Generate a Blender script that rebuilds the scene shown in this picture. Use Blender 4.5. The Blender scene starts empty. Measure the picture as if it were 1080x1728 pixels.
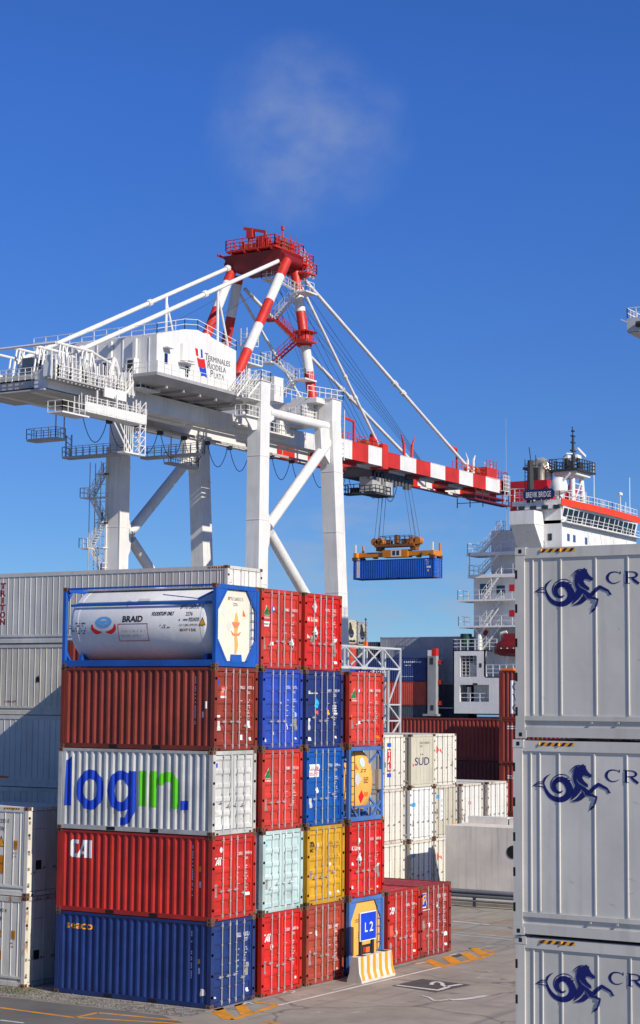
import bpy, math, random
from mathutils import Vector, Matrix
random.seed(7)
S = bpy.context.scene
COL = S.collection
R = math.radians

# ------------------------------------------------------------------ camera
F_PX, CX, CY, CZ = 3098.55, -47.016, -32.196, 9.278      # focal length in pixels of a 1080 px wide picture, position
YAW, PITCH, ROLL = R(31.1838), R(5.9304), R(0.4637)
_f = Vector((math.cos(YAW)*math.cos(PITCH), math.sin(YAW)*math.cos(PITCH), math.sin(PITCH)))
_r0 = Vector((math.sin(YAW), -math.cos(YAW), 0)); _u0 = _r0.cross(_f)
_r = _r0*math.cos(ROLL) + _u0*math.sin(ROLL); _u = -_r0*math.sin(ROLL) + _u0*math.cos(ROLL)
cam = bpy.data.cameras.new('camera'); co = bpy.data.objects.new('camera', cam); COL.objects.link(co)
co.matrix_world = Matrix(((_r.x,_u.x,-_f.x,CX),(_r.y,_u.y,-_f.y,CY),(_r.z,_u.z,-_f.z,CZ),(0,0,0,1)))
cam.sensor_fit = 'HORIZONTAL'; cam.sensor_width = 36; cam.lens = F_PX/1080*36
cam.clip_start = 0.5; cam.clip_end = 6000
S.camera = co
S.render.resolution_x, S.render.resolution_y = 640, 1024

# ------------------------------------------------------------------ light
SUN_EL, SUN_AZ = R(32.5), R(195)        # azimuth clockwise from +Y
w = bpy.data.worlds.new('World'); S.world = w; w.use_nodes = True
nt = w.node_tree; nt.nodes.clear()
out = nt.nodes.new('ShaderNodeOutputWorld'); bg = nt.nodes.new('ShaderNodeBackground')
sky = nt.nodes.new('ShaderNodeTexSky'); sky.sky_type = 'NISHITA'; sky.sun_disc = False
sky.sun_elevation = SUN_EL; sky.sun_rotation = SUN_AZ; sky.altitude = 30
sky.air_density = 0.6; sky.dust_density = 0.0; sky.ozone_density = 8.0
bg.inputs['Strength'].default_value = 0.115
tc = nt.nodes.new('ShaderNodeTexCoord')
def wmath(op, a, b=None):
    n = nt.nodes.new('ShaderNodeMath'); n.operation = op
    for i, v in enumerate((a, b)):
        if v is None: continue
        if isinstance(v, (int, float)): n.inputs[i].default_value = v
        else: nt.links.new(v, n.inputs[i])
    return n.outputs[0]
def cloud(direction, inner, outer, scale, lo, hi, amount, stretch=1.0):
    """a wisp of cloud in the sky texture round a compass direction"""
    d = Vector(direction).normalized()
    dot = nt.nodes.new('ShaderNodeVectorMath'); dot.operation = 'DOT_PRODUCT'
    nt.links.new(tc.outputs['Generated'], dot.inputs[0]); dot.inputs[1].default_value = d
    mr = nt.nodes.new('ShaderNodeMapRange'); mr.interpolation_type = 'SMOOTHSTEP'
    ed = nt.nodes.new('ShaderNodeTexNoise'); ed.inputs['Scale'].default_value = scale*.45; ed.inputs['Detail'].default_value = 8; ed.inputs['Roughness'].default_value = .6
    nt.links.new(tc.outputs['Generated'], ed.inputs['Vector'])          # frays the outline
    fray = wmath('MULTIPLY', wmath('SUBTRACT', ed.outputs[0], 0.5), 1.5*(1-math.cos(R(outer))))
    nt.links.new(wmath('ADD', dot.outputs['Value'], fray), mr.inputs[0])
    mr.inputs[1].default_value = math.cos(R(outer)); mr.inputs[2].default_value = math.cos(R(inner))
    mp = nt.nodes.new('ShaderNodeMapping'); mp.inputs['Scale'].default_value = (1, 1, stretch)
    nt.links.new(tc.outputs['Generated'], mp.inputs[0])
    no = nt.nodes.new('ShaderNodeTexNoise'); no.inputs['Scale'].default_value = scale
    no.inputs['Detail'].default_value = 7; no.inputs['Roughness'].default_value = 0.52; no.inputs['Distortion'].default_value = 0.0
    nt.links.new(mp.outputs[0], no.inputs['Vector'])
    m2 = nt.nodes.new('ShaderNodeMapRange'); m2.interpolation_type = 'SMOOTHSTEP'
    nt.links.new(no.outputs[0], m2.inputs[0]); m2.inputs[1].default_value = lo; m2.inputs[2].default_value = hi
    return wmath('MULTIPLY', wmath('MULTIPLY', mr.outputs[0], m2.outputs[0]), amount)
def ray(px, py):
    return _f*F_PX + _r*(px-540) - _u*(py-864)
mask = wmath('MAXIMUM', cloud(ray(515, 222), 0.0, 3.3, 26, 0.15, 0.95, 0.60, 1.4),
             cloud(ray(640, 1050), 0.3, 5.0, 30, 0.35, 0.75, 0.45, 4.0))
mask = wmath('MAXIMUM', mask, cloud(ray(740, 880), 0.2, 1.8, 60, 0.45, 0.8, 0.2, 2.0))
sep = nt.nodes.new('ShaderNodeSeparateXYZ'); nt.links.new(tc.outputs['Generated'], sep.inputs[0])
low = nt.nodes.new('ShaderNodeMapRange'); nt.links.new(sep.outputs[2], low.inputs[0])       # clear dry air: the horizon stays blue
for i_, q_ in enumerate((0.05, 0.32, 0.0, 1.0)): low.inputs[i_+1].default_value = q_
tint = nt.nodes.new('ShaderNodeMix'); tint.data_type = 'RGBA'; nt.links.new(low.outputs[0], tint.inputs[0])
tint.inputs[6].default_value = (0.66, 0.72, 0.70, 1); tint.inputs[7].default_value = (0.60, 0.90, 1.30, 1)
tone = nt.nodes.new('ShaderNodeVectorMath'); tone.operation = 'MULTIPLY'; nt.links.new(sky.outputs[0], tone.inputs[0]); nt.links.new(tint.outputs[2], tone.inputs[1])
mx = nt.nodes.new('ShaderNodeMix'); mx.data_type = 'RGBA'
nt.links.new(mask, mx.inputs[0]); nt.links.new(tone.outputs[0], mx.inputs[6]); mx.inputs[7].default_value = (3.0, 3.5, 4.6, 1)
nt.links.new(mx.outputs[2], bg.inputs[0]); nt.links.new(bg.outputs[0], out.inputs[0])

sun = bpy.data.lights.new('sun', 'SUN'); sun.energy = 5.0; sun.angle = R(0.5); sun.color = (1.0, 0.92, 0.79)
so = bpy.data.objects.new('sun', sun); COL.objects.link(so)
sd = Vector((math.sin(SUN_AZ)*math.cos(SUN_EL), math.cos(SUN_AZ)*math.cos(SUN_EL), math.sin(SUN_EL)))
so.rotation_euler = sd.to_track_quat('Z', 'Y').to_euler(); so.location = (0, -60, 80)
S.view_settings.view_transform = 'Standard'; S.view_settings.look = 'None'
S.view_settings.exposure = 0.10; S.view_settings.gamma = 1.0

# ------------------------------------------------------------------ helpers
def P(px, py, x=None, y=None, z=None):
    """the place of a measured point of the photograph on a known plane"""
    d = ray(px, py); o = Vector((CX, CY, CZ))
    if x is not None: t = (x-o.x)/d.x
    elif y is not None: t = (y-o.y)/d.y
    else: t = (z-o.z)/d.z
    return o + d*t

def lin(r, g, b):
    def c(v):
        v /= 255.0
        return v/12.92 if v <= 0.04045 else ((v+0.055)/1.055)**2.4
    return (c(r), c(g), c(b))

MATS = {}; RGBS = {}
def paint(name, rgb, rust=0.15, rough=0.45, var=0.10, metal=0.0, dirt=0.18, scale=1.0, rustcol=(0.16, 0.055, 0.02), spec=0.5, streak=True, bump=0.16):
    """weathered paint: colour variation, vertical dirt runs, rust spots, slight unevenness"""
    if name in MATS: return MATS[name]
    m = bpy.data.materials.new(name); m.use_nodes = True; MATS[name] = m; RGBS[name] = rgb
    n = m.node_tree; N = n.nodes; L = n.links; b = N['Principled BSDF']
    tcn = N.new('ShaderNodeTexCoord'); oi = N.new('ShaderNodeObjectInfo')
    add = N.new('ShaderNodeVectorMath'); add.operation = 'ADD'
    sc = N.new('ShaderNodeVectorMath'); sc.operation = 'SCALE'; sc.inputs[0].default_value = (37, 53, 11)
    L.new(oi.outputs['Random'], sc.inputs['Scale']); L.new(tcn.outputs['Object'], add.inputs[0]); L.new(sc.outputs[0], add.inputs[1])
    def noise(s, det=4, st=(1, 1, 1), rg=0.55):
        mp = N.new('ShaderNodeMapping'); mp.inputs['Scale'].default_value = st
        L.new(add.outputs[0], mp.inputs[0])
        x = N.new('ShaderNodeTexNoise'); x.inputs['Scale'].default_value = s*scale; x.inputs['Detail'].default_value = det
        x.inputs['Roughness'].default_value = rg
        L.new(mp.outputs[0], x.inputs['Vector']); return x.outputs[0]
    def rng(v, a, bb, c, d):
        x = N.new('ShaderNodeMapRange'); L.new(v, x.inputs[0])
        for i, q in enumerate((a, bb, c, d)): x.inputs[i+1].default_value = q
        return x.outputs[0]
    def mix(f, a, bcol):
        x = N.new('ShaderNodeMix'); x.data_type = 'RGBA'; L.new(f, x.inputs[0])
        for i, q in ((6, a), (7, bcol)):
            if isinstance(q, tuple): x.inputs[i].default_value = (*q, 1)
            else: L.new(q, x.inputs[i])
        return x.outputs[2]
    base = rgb
    dark = tuple(c*(1-var*2.0) for c in rgb); lite = tuple(min(1, c*(1+var)+0.012*var) for c in rgb)
    c1 = mix(rng(noise(0.7, 5), 0.3, 0.7, 0, 1), dark, lite)
    if streak:
        grime = tuple(c*0.55+0.02 for c in rgb)
        c1 = mix(rng(noise(2.2, 6, (3.0, 3.0, 0.16)), 0.52, 0.80, 0, dirt*2.2), c1, grime)
    c1 = mix(rng(noise(9, 5), 0.55, 0.85, 0, dirt), c1, tuple(c*0.72+0.012 for c in rgb))
    if rust > 0:
        rm = rng(noise(3.3, 8, (1.4, 1.4, 0.55), 0.68), 0.74-rust*0.32, 0.80-rust*0.25, 0, 1)
        c1 = mix(rm, c1, rustcol)
    L.new(c1, b.inputs['Base Color'])
    L.new(rng(noise(4, 5), 0.3, 0.7, max(0.1, rough-0.10), min(1, rough+0.14)), b.inputs['Roughness'])
    b.inputs['Metallic'].default_value = metal; b.inputs['Specular IOR Level'].default_value = spec
    bp = N.new('ShaderNodeBump'); bp.inputs['Strength'].default_value = bump; bp.inputs['Distance'].default_value = 0.05
    L.new(noise(1.5, 3), bp.inputs['Height']); L.new(bp.outputs[0], b.inputs['Normal'])
    return m
def flat(name, rgb, rough=0.6, metal=0.0, spec=0.4):
    return paint(name, rgb, rust=0, rough=rough, var=0.06, metal=metal, dirt=0.05, spec=spec, streak=False)

class MB:
    """collects shapes, then links them as ONE mesh object"""
    def __init__(s): s.v = []; s.f = []; s.m = []
    def add(s, vs, fs, mi=0):
        k = len(s.v); s.v += [tuple(p) for p in vs]; s.f += [tuple(i+k for i in f) for f in fs]; s.m += [mi]*len(fs); return s
    def box(s, a, b, mi=0):
        x0, y0, z0 = a; x1, y1, z1 = b
        return s.add([(x0,y0,z0),(x1,y0,z0),(x1,y1,z0),(x0,y1,z0),(x0,y0,z1),(x1,y0,z1),(x1,y1,z1),(x0,y1,z1)],
              [(0,3,2,1),(4,5,6,7),(0,1,5,4),(1,2,6,5),(2,3,7,6),(3,0,4,7)], mi)
    def quad(s, a, b, c, d, mi=0): return s.add([a, b, c, d], [(0,1,2,3)], mi)
    def loft(s, A, B, mi=0, caps=True):
        n = len(A); fs = [(i, (i+1) % n, n+(i+1) % n, n+i) for i in range(n)]
        if caps: fs += [tuple(reversed(range(n))), tuple(range(n, 2*n))]
        return s.add(list(A)+list(B), fs, mi)
    def beam(s, p, q, w, h=None, mi=0, up=(0, 0, 1)):
        h = h or w; p = Vector(p); q = Vector(q); d = (q-p).normalized(); u = Vector(up)
        if abs(d.dot(u)) > 0.98: u = Vector((0, 1, 0))
        sd_ = d.cross(u).normalized(); up_ = sd_.cross(d)
        o = [sd_*(w/2*i)+up_*(h/2*j) for i, j in ((-1,-1),(1,-1),(1,1),(-1,1))]
        return s.loft([p+k for k in o], [q+k for k in o], mi)
    def tube(s, p, q, r, r2=None, n=8, mi=0, caps=True):
        r2 = r if r2 is None else r2; p = Vector(p); q = Vector(q); d = (q-p).normalized()
        u = Vector((0, 0, 1)) if abs(d.z) < 0.95 else Vector((1, 0, 0))
        a = d.cross(u).normalized(); b = a.cross(d)
        k = [a*math.cos(2*math.pi*i/n)+b*math.sin(2*math.pi*i/n) for i in range(n)]
        return s.loft([p+c*r for c in k], [q+c*r2 for c in k], mi, caps)
    def path(s, pts, r, n=6, mi=0):
        for a, b in zip(pts, pts[1:]): s.tube(a, b, r, n=n, mi=mi)
        return s
    def prism(s, poly, fn, d0, d1, mi=0):
        """a 2D outline given thickness; fn(u, v, d) -> point"""
        return s.loft([fn(u, v, d0) for u, v in poly], [fn(u, v, d1) for u, v in poly], mi)
    def lathe(s, prof, c, axis='z', n=20, mi=0):
        rings = []
        for r, h in prof:
            ring = []
            for i in range(n):
                a = 2*math.pi*i/n; x, y = r*math.cos(a), r*math.sin(a)
                ring.append({'z': (c[0]+x, c[1]+y, c[2]+h), 'y': (c[0]+x, c[1]+h, c[2]+y), 'x': (c[0]+h, c[1]+x, c[2]+y)}[axis])
            rings.append(ring)
        k = len(s.v); s.v += [p for r_ in rings for p in r_]
        for j in range(len(rings)-1):
            for i in range(n):
                s.f.append((k+j*n+i, k+j*n+(i+1) % n, k+(j+1)*n+(i+1) % n, k+(j+1)*n+i)); s.m.append(mi)
        s.f.append(tuple(k+i for i in reversed(range(n)))); s.m.append(mi)
        s.f.append(tuple(k+(len(rings)-1)*n+i for i in range(n))); s.m.append(mi)
        return s
    def railing(s, pts, h=1.05, sp=1.6, r=0.03, rails=(1.0, 0.5), mi=0, close=False):
        pts = [Vector(p) for p in pts]
        if close: pts = pts+[pts[0]]
        for a, b in zip(pts, pts[1:]):
            n = max(1, round((b-a).length/sp))
            for i in range(n+1):
                p = a.lerp(b, i/n); s.beam(p, p+Vector((0, 0, h)), r*1.8, mi=mi, up=(0, 1, 0))
            for k in rails: s.beam(a+Vector((0, 0, h*k)), b+Vector((0, 0, h*k)), r*1.6, mi=mi)
        return s
    def stair(s, a, b, width, side, mi=0, rail=True, n=None):
        """flight from a to b; side = unit vector across the flight"""
        a = Vector(a); b = Vector(b); sv = Vector(side)*width/2
        for q in (sv, -sv):
            s.beam(a+q, b+q, 0.06, 0.22, mi)
            if rail:
                s.beam(a+q+Vector((0,0,1)), b+q+Vector((0,0,1)), 0.05, mi=mi); s.beam(a+q+Vector((0,0,.5)), b+q+Vector((0,0,.5)), 0.04, mi=mi)
                for t in (0, .25, .5, .75, 1): s.beam((a+q).lerp(b+q, t), (a+q).lerp(b+q, t)+Vector((0,0,1)), 0.05, mi=mi)
        n = n or max(3, int(abs(b.z-a.z)/0.28))
        d = (b-a); d.z = 0; d = d.normalized()*0.12 if d.length > 0 else Vector((0.1,0,0))
        for i in range(1, n):
            p = a.lerp(b, i/n); s.loft([p-sv-d, p+sv-d, p+sv+d, p-sv+d], [q_+Vector((0,0,.04)) for q_ in (p-sv-d, p+sv-d, p+sv+d, p-sv+d)], mi)
        return s
    def mesh(s, name, nm=1, smooth=None):
        me = bpy.data.meshes.new(name); me.from_pydata(s.v, [], s.f)
        me.polygons.foreach_set('material_index', s.m)
        if smooth is not None:
            me.polygons.foreach_set('use_smooth', [True]*len(s.f)); me.update()
            me.set_sharp_from_angle(angle=R(smooth))
        me.update(); return me
    def build(s, name, mats, parent=None, smooth=None, label=None):
        if not isinstance(mats, (list, tuple)): mats = [mats]
        me = s.mesh(name, smooth=smooth)
        for m in mats: me.materials.append(m)
        o = bpy.data.objects.new(name, me); COL.objects.link(o)
        if parent: o.parent = parent
        if label: o['label'] = label
        return o

class SB:
    """builds each shape at once as a part of its own"""
    def __init__(s, name, mat, parent): s.a = (name, mat, parent)
    def prism(s, *k): MB().prism(*k).build(*s.a)
    def beam(s, *k, **q): MB().beam(*k, **q).build(*s.a)
def inst(name, me, mats, parent, loc=(0, 0, 0)):
    """an object on shared mesh data with materials of its own"""
    o = bpy.data.objects.new(name, me); COL.objects.link(o); o.parent = parent; o.location = loc
    while len(me.materials) < len(mats): me.materials.append(None)
    for i, m in enumerate(mats): o.material_slots[i].link = 'OBJECT'; o.material_slots[i].material = m
    return o
def thing(name, label, cat, loc=(0, 0, 0), group=None, kind=None):
    o = bpy.data.objects.new(name, None); o.empty_display_size = 0.3; COL.objects.link(o); o.location = loc
    return tag(o, label, cat, group, kind)
def tag(o, label=None, cat=None, group=None, kind=None):
    if label: o['label'] = label
    if cat: o['category'] = cat
    if group: o['group'] = group
    if kind: o['kind'] = kind
    return o

# ---- lettering
_TX = {}
def text_mesh(s, bold=0.0):
    """triangles of a text, cap height 1 (digits and capitals), starting at u = 0"""
    key = (s, bold)
    if key in _TX: return _TX[key]
    cu = bpy.data.curves.new('t', 'FONT'); cu.body = s; cu.offset = bold; cu.resolution_u = 3
    ob = bpy.data.objects.new('t', cu); me = bpy.data.meshes.new_from_object(ob)
    vs = [(v.co.x, v.co.y) for v in me.vertices]; me.calc_loop_triangles()
    ts = [tuple(t.vertices) for t in me.loop_triangles]
    bpy.data.objects.remove(ob); bpy.data.curves.remove(cu); bpy.data.meshes.remove(me)
    u0 = min(p[0] for p in vs); u1 = max(p[0] for p in vs)
    cap = 0.729
    res = ([((p[0]-u0)/cap, p[1]/cap) for p in vs], ts, (u1-u0)/cap)
    _TX[key] = res; return res
def text_polys(s, u, v, h, width=None, bold=0.0, slant=0.0):
    vs, ts, w_ = text_mesh(s, bold)
    k = (width/w_) if width else h
    vs = [(u+p[0]*k+p[1]*h*slant, v+p[1]*h) for p in vs]
    return [[vs[i] for i in t] for t in ts]
def rect(u0, v0, u1, v1): return [(u0, v0), (u1, v0), (u1, v1), (u0, v1)]
def disc(u, v, r, n=16, rv=None):
    return [(u+r*math.cos(2*math.pi*i/n), v+(rv or r)*math.sin(2*math.pi*i/n)) for i in range(n)]
def tri_fan(poly):
    """ear-free triangulation for simple outlines through mathutils"""
    from mathutils.geometry import tessellate_polygon
    return [[poly[i] for i in t] for t in tessellate_polygon([[Vector((p[0], p[1], 0)) for p in poly]])]
def stroke(pts, wid, sub=4):
    """a ribbon of varying width along a smooth line, as quads"""
    n = len(pts); q = []; ww = []
    for i in range(n-1):
        p0 = pts[max(i-1, 0)]; p1 = pts[i]; p2 = pts[i+1]; p3 = pts[min(i+2, n-1)]
        for j in range(sub):
            t = j/sub
            q.append(tuple(0.5*(2*p1[k]+(p2[k]-p0[k])*t+(2*p0[k]-5*p1[k]+4*p2[k]-p3[k])*t*t+(3*p1[k]-p0[k]-3*p2[k]+p3[k])*t**3) for k in (0, 1)))
            ww.append(wid[i]*(1-t)+wid[i+1]*t)
    q.append(pts[-1]); ww.append(wid[-1]); L_ = []; R_ = []
    for i in range(len(q)):
        a = q[max(i-1, 0)]; b = q[min(i+1, len(q)-1)]; dx, dy = b[0]-a[0], b[1]-a[1]; l = math.hypot(dx, dy) or 1
        nx, ny = -dy/l*ww[i]/2, dx/l*ww[i]/2
        L_.append((q[i][0]+nx, q[i][1]+ny)); R_.append((q[i][0]-nx, q[i][1]-ny))
    return [[L_[i], L_[i+1], R_[i+1], R_[i]] for i in range(len(q)-1)]
def clip(polys, cuts, ax):
    """cut convex polygons at the given coordinates so that they can follow a fold"""
    outp = []
    for p in polys:
        work = [p]; lo = min(c[ax] for c in p); hi = max(c[ax] for c in p)
        for c in cuts:
            if not (lo < c < hi): continue
            nw = []
            for q in work:
                for sgn in (1, -1):
                    r_ = []
                    for a, b in zip(q, q[1:]+q[:1]):
                        da, db = (a[ax]-c)*sgn, (b[ax]-c)*sgn
                        if da >= 0: r_.append(a)
                        if da*db < 0:
                            t = da/(da-db); r_.append((a[0]+(b[0]-a[0])*t, a[1]+(b[1]-a[1])*t))
                    if len(r_) > 2: nw.append(r_)
            work = nw
        outp += work
    return outp
def decal(polys, fn, mb=None, mi=0, ax=None):
    mb = mb or MB(); e = 2e-5                      # overlapping brush strokes lie a hair above one another
    for i, p in enumerate(polys):
        q = [list(fn(u, v)) for u, v in p]
        if ax is not None:
            for c in q: c[ax] -= i*e
        mb.add(q, [tuple(range(len(p)))], mi)
    return mb

# ------------------------------------------------------------------ colours
RED = lin(178, 30, 24); WHITE = (0.74, 0.74, 0.72)
M_CAST = paint('rusty_casting', (0.17, 0.085, 0.045), rust=0.5, rough=0.8, var=0.3)
M_HOLE = flat('dark_opening', (0.008, 0.008, 0.01), 0.9)
M_STEEL = paint('galvanised_steel', (0.50, 0.50, 0.49), rust=0.05, rough=0.45, var=0.12, metal=0.35)
M_GASKET = flat('rubber_gasket', (0.02, 0.02, 0.025), 0.8)
M_WLET = flat('white_lettering', (0.78, 0.78, 0.78)); M_BLET = flat('black_lettering', (0.018, 0.018, 0.02))
M_PLATE = paint('grey_plate', (0.26, 0.24, 0.21), rust=0, rough=0.6)
M_YEL = flat('yellow_sticker', lin(240, 165, 20)); M_ORANGE = flat('orange_sticker', lin(255, 110, 20))
M_WHITE = paint('crane_white', (0.72, 0.71, 0.69), rust=0.05, rough=0.42, var=0.06, dirt=0.22, scale=0.5, rustcol=(0.42, 0.33, 0.26))
M_GREYW = paint('grating_grey', (0.42, 0.42, 0.42), rust=0.1, rough=0.6)
M_CRED = paint('crane_red', lin(196, 44, 28), rust=0.06, rough=0.45, var=0.12, dirt=.25, scale=0.5)
M_DARK = flat('dark_steel', (0.035, 0.037, 0.042), 0.6)
M_ROPE = flat('wire_rope', (0.05, 0.06, 0.09), 0.6)
M_GLASS = paint('dark_window_glass', (0.012, 0.016, 0.022), rust=0, rough=0.12, var=0.0, dirt=0.0, streak=False, spec=0.8)

# ------------------------------------------------------------------ ground and setting
GX0, GX1 = -140, 141.5
def ground_mat():
    m = bpy.data.materials.new('worn_asphalt'); m.use_nodes = True
    n = m.node_tree; N = n.nodes; L = n.links; b = N['Principled BSDF']
    tcn = N.new('ShaderNodeTexCoord')
    def noise(s, det=6, st=(1, 1, 1), rg=.6, dist=0):
        mp = N.new('ShaderNodeMapping'); mp.inputs['Scale'].default_value = st; L.new(tcn.outputs['Object'], mp.inputs[0])
        x = N.new('ShaderNodeTexNoise'); x.inputs['Scale'].default_value = s; x.inputs['Detail'].default_value = det
        x.inputs['Roughness'].default_value = rg; x.inputs['Distortion'].default_value = dist; L.new(mp.outputs[0], x.inputs['Vector']); return x.outputs[0]
    def ramp(v, a, bb, c, d):
        x = N.new('ShaderNodeMapRange'); L.new(v, x.inputs[0])
        for i, q in enumerate((a, bb, c, d)): x.inputs[i+1].default_value = q
        return x.outputs[0]
    def mix(f, a, c):
        x = N.new('ShaderNodeMix'); x.data_type = 'RGBA'; L.new(f, x.inputs[0])
        for i, q in ((6, a), (7, c)):
            if isinstance(q, tuple): x.inputs[i].default_value = (*q, 1)
            else: L.new(q, x.inputs[i])
        return x.outputs[2]
    c = mix(ramp(noise(.35), .3, .7, 0, 1), (.235, .207, .166), (.37, .327, .268))
    c = mix(ramp(noise(1.6, 8, (1, .35, 1)), .5, .75, 0, .7), c, (.19, .172, .152))
    c = mix(ramp(noise(.9, 8, (.4, 1.2, 1), .7, 1.2), .62, .70, 0, .55), c, (.54, .51, .47))
    c = mix(ramp(noise(.5, 9, (1.5, .6, 1), .7, .6), .63, .67, 0, .75), c, (.10, .094, .088))
    vo = N.new('ShaderNodeTexVoronoi'); vo.feature = 'DISTANCE_TO_EDGE'; vo.inputs['Scale'].default_value = .16; vo.inputs['Randomness'].default_value = .9
    wp = N.new('ShaderNodeVectorMath'); wp.operation = 'ADD'; wn_ = N.new('ShaderNodeTexNoise'); wn_.inputs['Scale'].default_value = .8; wn_.inputs['Detail'].default_value = 6
    L.new(tcn.outputs['Object'], wn_.inputs['Vector']); L.new(tcn.outputs['Object'], wp.inputs[0]); L.new(wn_.outputs['Color'], wp.inputs[1]); L.new(wp.outputs[0], vo.inputs['Vector'])
    c = mix(ramp(vo.outputs['Distance'], .0, .012, .75, 0), c, (.07, .065, .06))            # cracks and slab seams
    c = mix(ramp(noise(1.1, 5, (.12, 1.6, 1), .5, .4), .54, .70, 0, .55), c, (.15, .138, .125))   # tyre tracks along the quay lanes
    c = mix(ramp(noise(.8, 3, (1, 1, 1), .4), .70, .76, 0, .7), c, (.09, .082, .075))          # oil stains
    c = mix(ramp(noise(40, 3), .45, .8, 0, .45), c, (.13, .122, .112))
    L.new(c, b.inputs['Base Color']); b.inputs['Roughness'].default_value = .85
    bp = N.new('ShaderNodeBump'); bp.inputs['Strength'].default_value = .25; bp.inputs['Distance'].default_value = .02
    L.new(noise(25, 4), bp.inputs['Height']); L.new(bp.outputs[0], b.inputs['Normal'])
    return m
M_GROUND = ground_mat()
g = MB(); g.quad((GX0, -700, 0), (GX1, -700, 0), (GX1, 900, 0), (GX0, 900, 0)); g.quad((GX1, -700, 0), (GX1, -700, -6), (GX1, 900, -6), (GX1, 900, 0))
tag(g.build('ground', M_GROUND), kind='structure')
mw = bpy.data.materials.new('harbour_water'); mw.use_nodes = True
bw = mw.node_tree.nodes['Principled BSDF']; bw.inputs['Base Color'].default_value = (.02, .05, .07, 1); bw.inputs['Roughness'].default_value = .12
wn = mw.node_tree.nodes.new('ShaderNodeTexNoise'); wn.inputs['Scale'].default_value = 900; wb = mw.node_tree.nodes.new('ShaderNodeBump'); wb.inputs['Strength'].default_value = .4
mw.node_tree.links.new(wn.outputs[0], wb.inputs['Height']); mw.node_tree.links.new(wb.outputs[0], bw.inputs['Normal'])
g = MB(); g.quad((GX1, -3000, -2.2), (5000, -3000, -2.2), (5000, 4000, -2.2), (GX1, 4000, -2.2))
tag(g.build('water', mw), kind='structure')

M_RYEL = paint('worn_yellow_road_paint', lin(215, 142, 14), rust=.22, rough=.8, var=.15, rustcol=(.15, .13, .11), dirt=.3, scale=2.2, streak=False)
M_RWHT = paint('worn_white_road_paint', (.62, .60, .57), rust=.36, rough=.8, var=.12, rustcol=(.16, .14, .125), dirt=.35, scale=2.2, streak=False)
M_GRIT = paint('loose_gravel', (.24, .225, .195), rust=.5, rough=.95, var=.3, rustcol=(.09, .08, .065), scale=5, streak=False)
M_PATCH = paint('dark_repair_patch', (.075, .07, .065), rust=.2, rough=.9, var=.2, rustcol=(.17, .15, .13), scale=2, streak=False)
M_STRIP = paint('pale_concrete_strip', (.30, .275, .235), rust=.25, rough=.9, var=.15, rustcol=(.12, .11, .095), scale=2, streak=False)
def strip(mb, p, q, wd, z=.004, mi=0):
    p = Vector((*p, z)); q = Vector((*q, z)); d = (q-p).normalized(); s_ = Vector((-d.y, d.x, 0))*wd/2
    return mb.quad(p-s_, q-s_, q+s_, p+s_, mi)
# darker road along the long side of the block
M_ROAD = paint('dark_asphalt', (.13, .125, .118), rust=.2, rough=.9, var=.18, rustcol=(.20, .19, .18), dirt=.25, scale=.5, streak=False)
rdm = MB(); rdm.add([(-90, -1.6, .003), (-2.9, -1.6, .003), (-1.62, .6, .003), (-1.5, 90, .003), (-90, 90, .003)], [(0, 1, 2, 3, 4)]); tag(rdm.build('road', M_ROAD), kind='structure')
# gravel verge beside the long side of the block, pale strips at its feet
gr = MB(); gr.quad((-1.5, -.15, .006), (-.02, -.15, .006), (-.02, 16.5, .006), (-1.4, 16.5, .006))
tag(gr.build('gravel_verge', M_GRIT), kind='structure')
ps = MB(); strip(ps, (-.6, -.2), (19.5, -.2), .22, .008); strip(ps, (-.15, -.3), (-.15, 7.3), .2, .010)
tag(ps.build('pavement_edge', M_STRIP), kind='structure')
# loose stones on the verge: one countless mass
st = MB(); rs = random.Random(3)
for _ in range(1300):
    x, y = rs.uniform(-1.45, -.08), rs.uniform(-.1, 16); s_ = rs.uniform(.010, .028)
    st.box((x-s_, y-s_*rs.uniform(.6, 1.3), 0), (x+s_, y+s_, s_*rs.uniform(.7, 1.5)))
tag(st.build('gravel', M_GRIT), kind='stuff')
M_GRASS = paint('dry_grass', (.12, .13, .035), rust=0, rough=.9, var=.35, streak=False)
gs = MB()
for _ in range(320):
    x, y = rs.gauss(-.5, .3), rs.gauss(7.2, .6); h = rs.uniform(.03, .13); a = rs.uniform(0, 6.28); dx, dy = math.cos(a)*.016, math.sin(a)*.016
    lx, ly = rs.uniform(-.08, .08), rs.uniform(-.08, .08)
    gs.add([(x-dx, y-dy, 0), (x+dx, y+dy, 0), (x+lx, y+ly, h)], [(0, 1, 2)])
tag(gs.build('grass_tuft', M_GRASS), kind='stuff')

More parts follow.
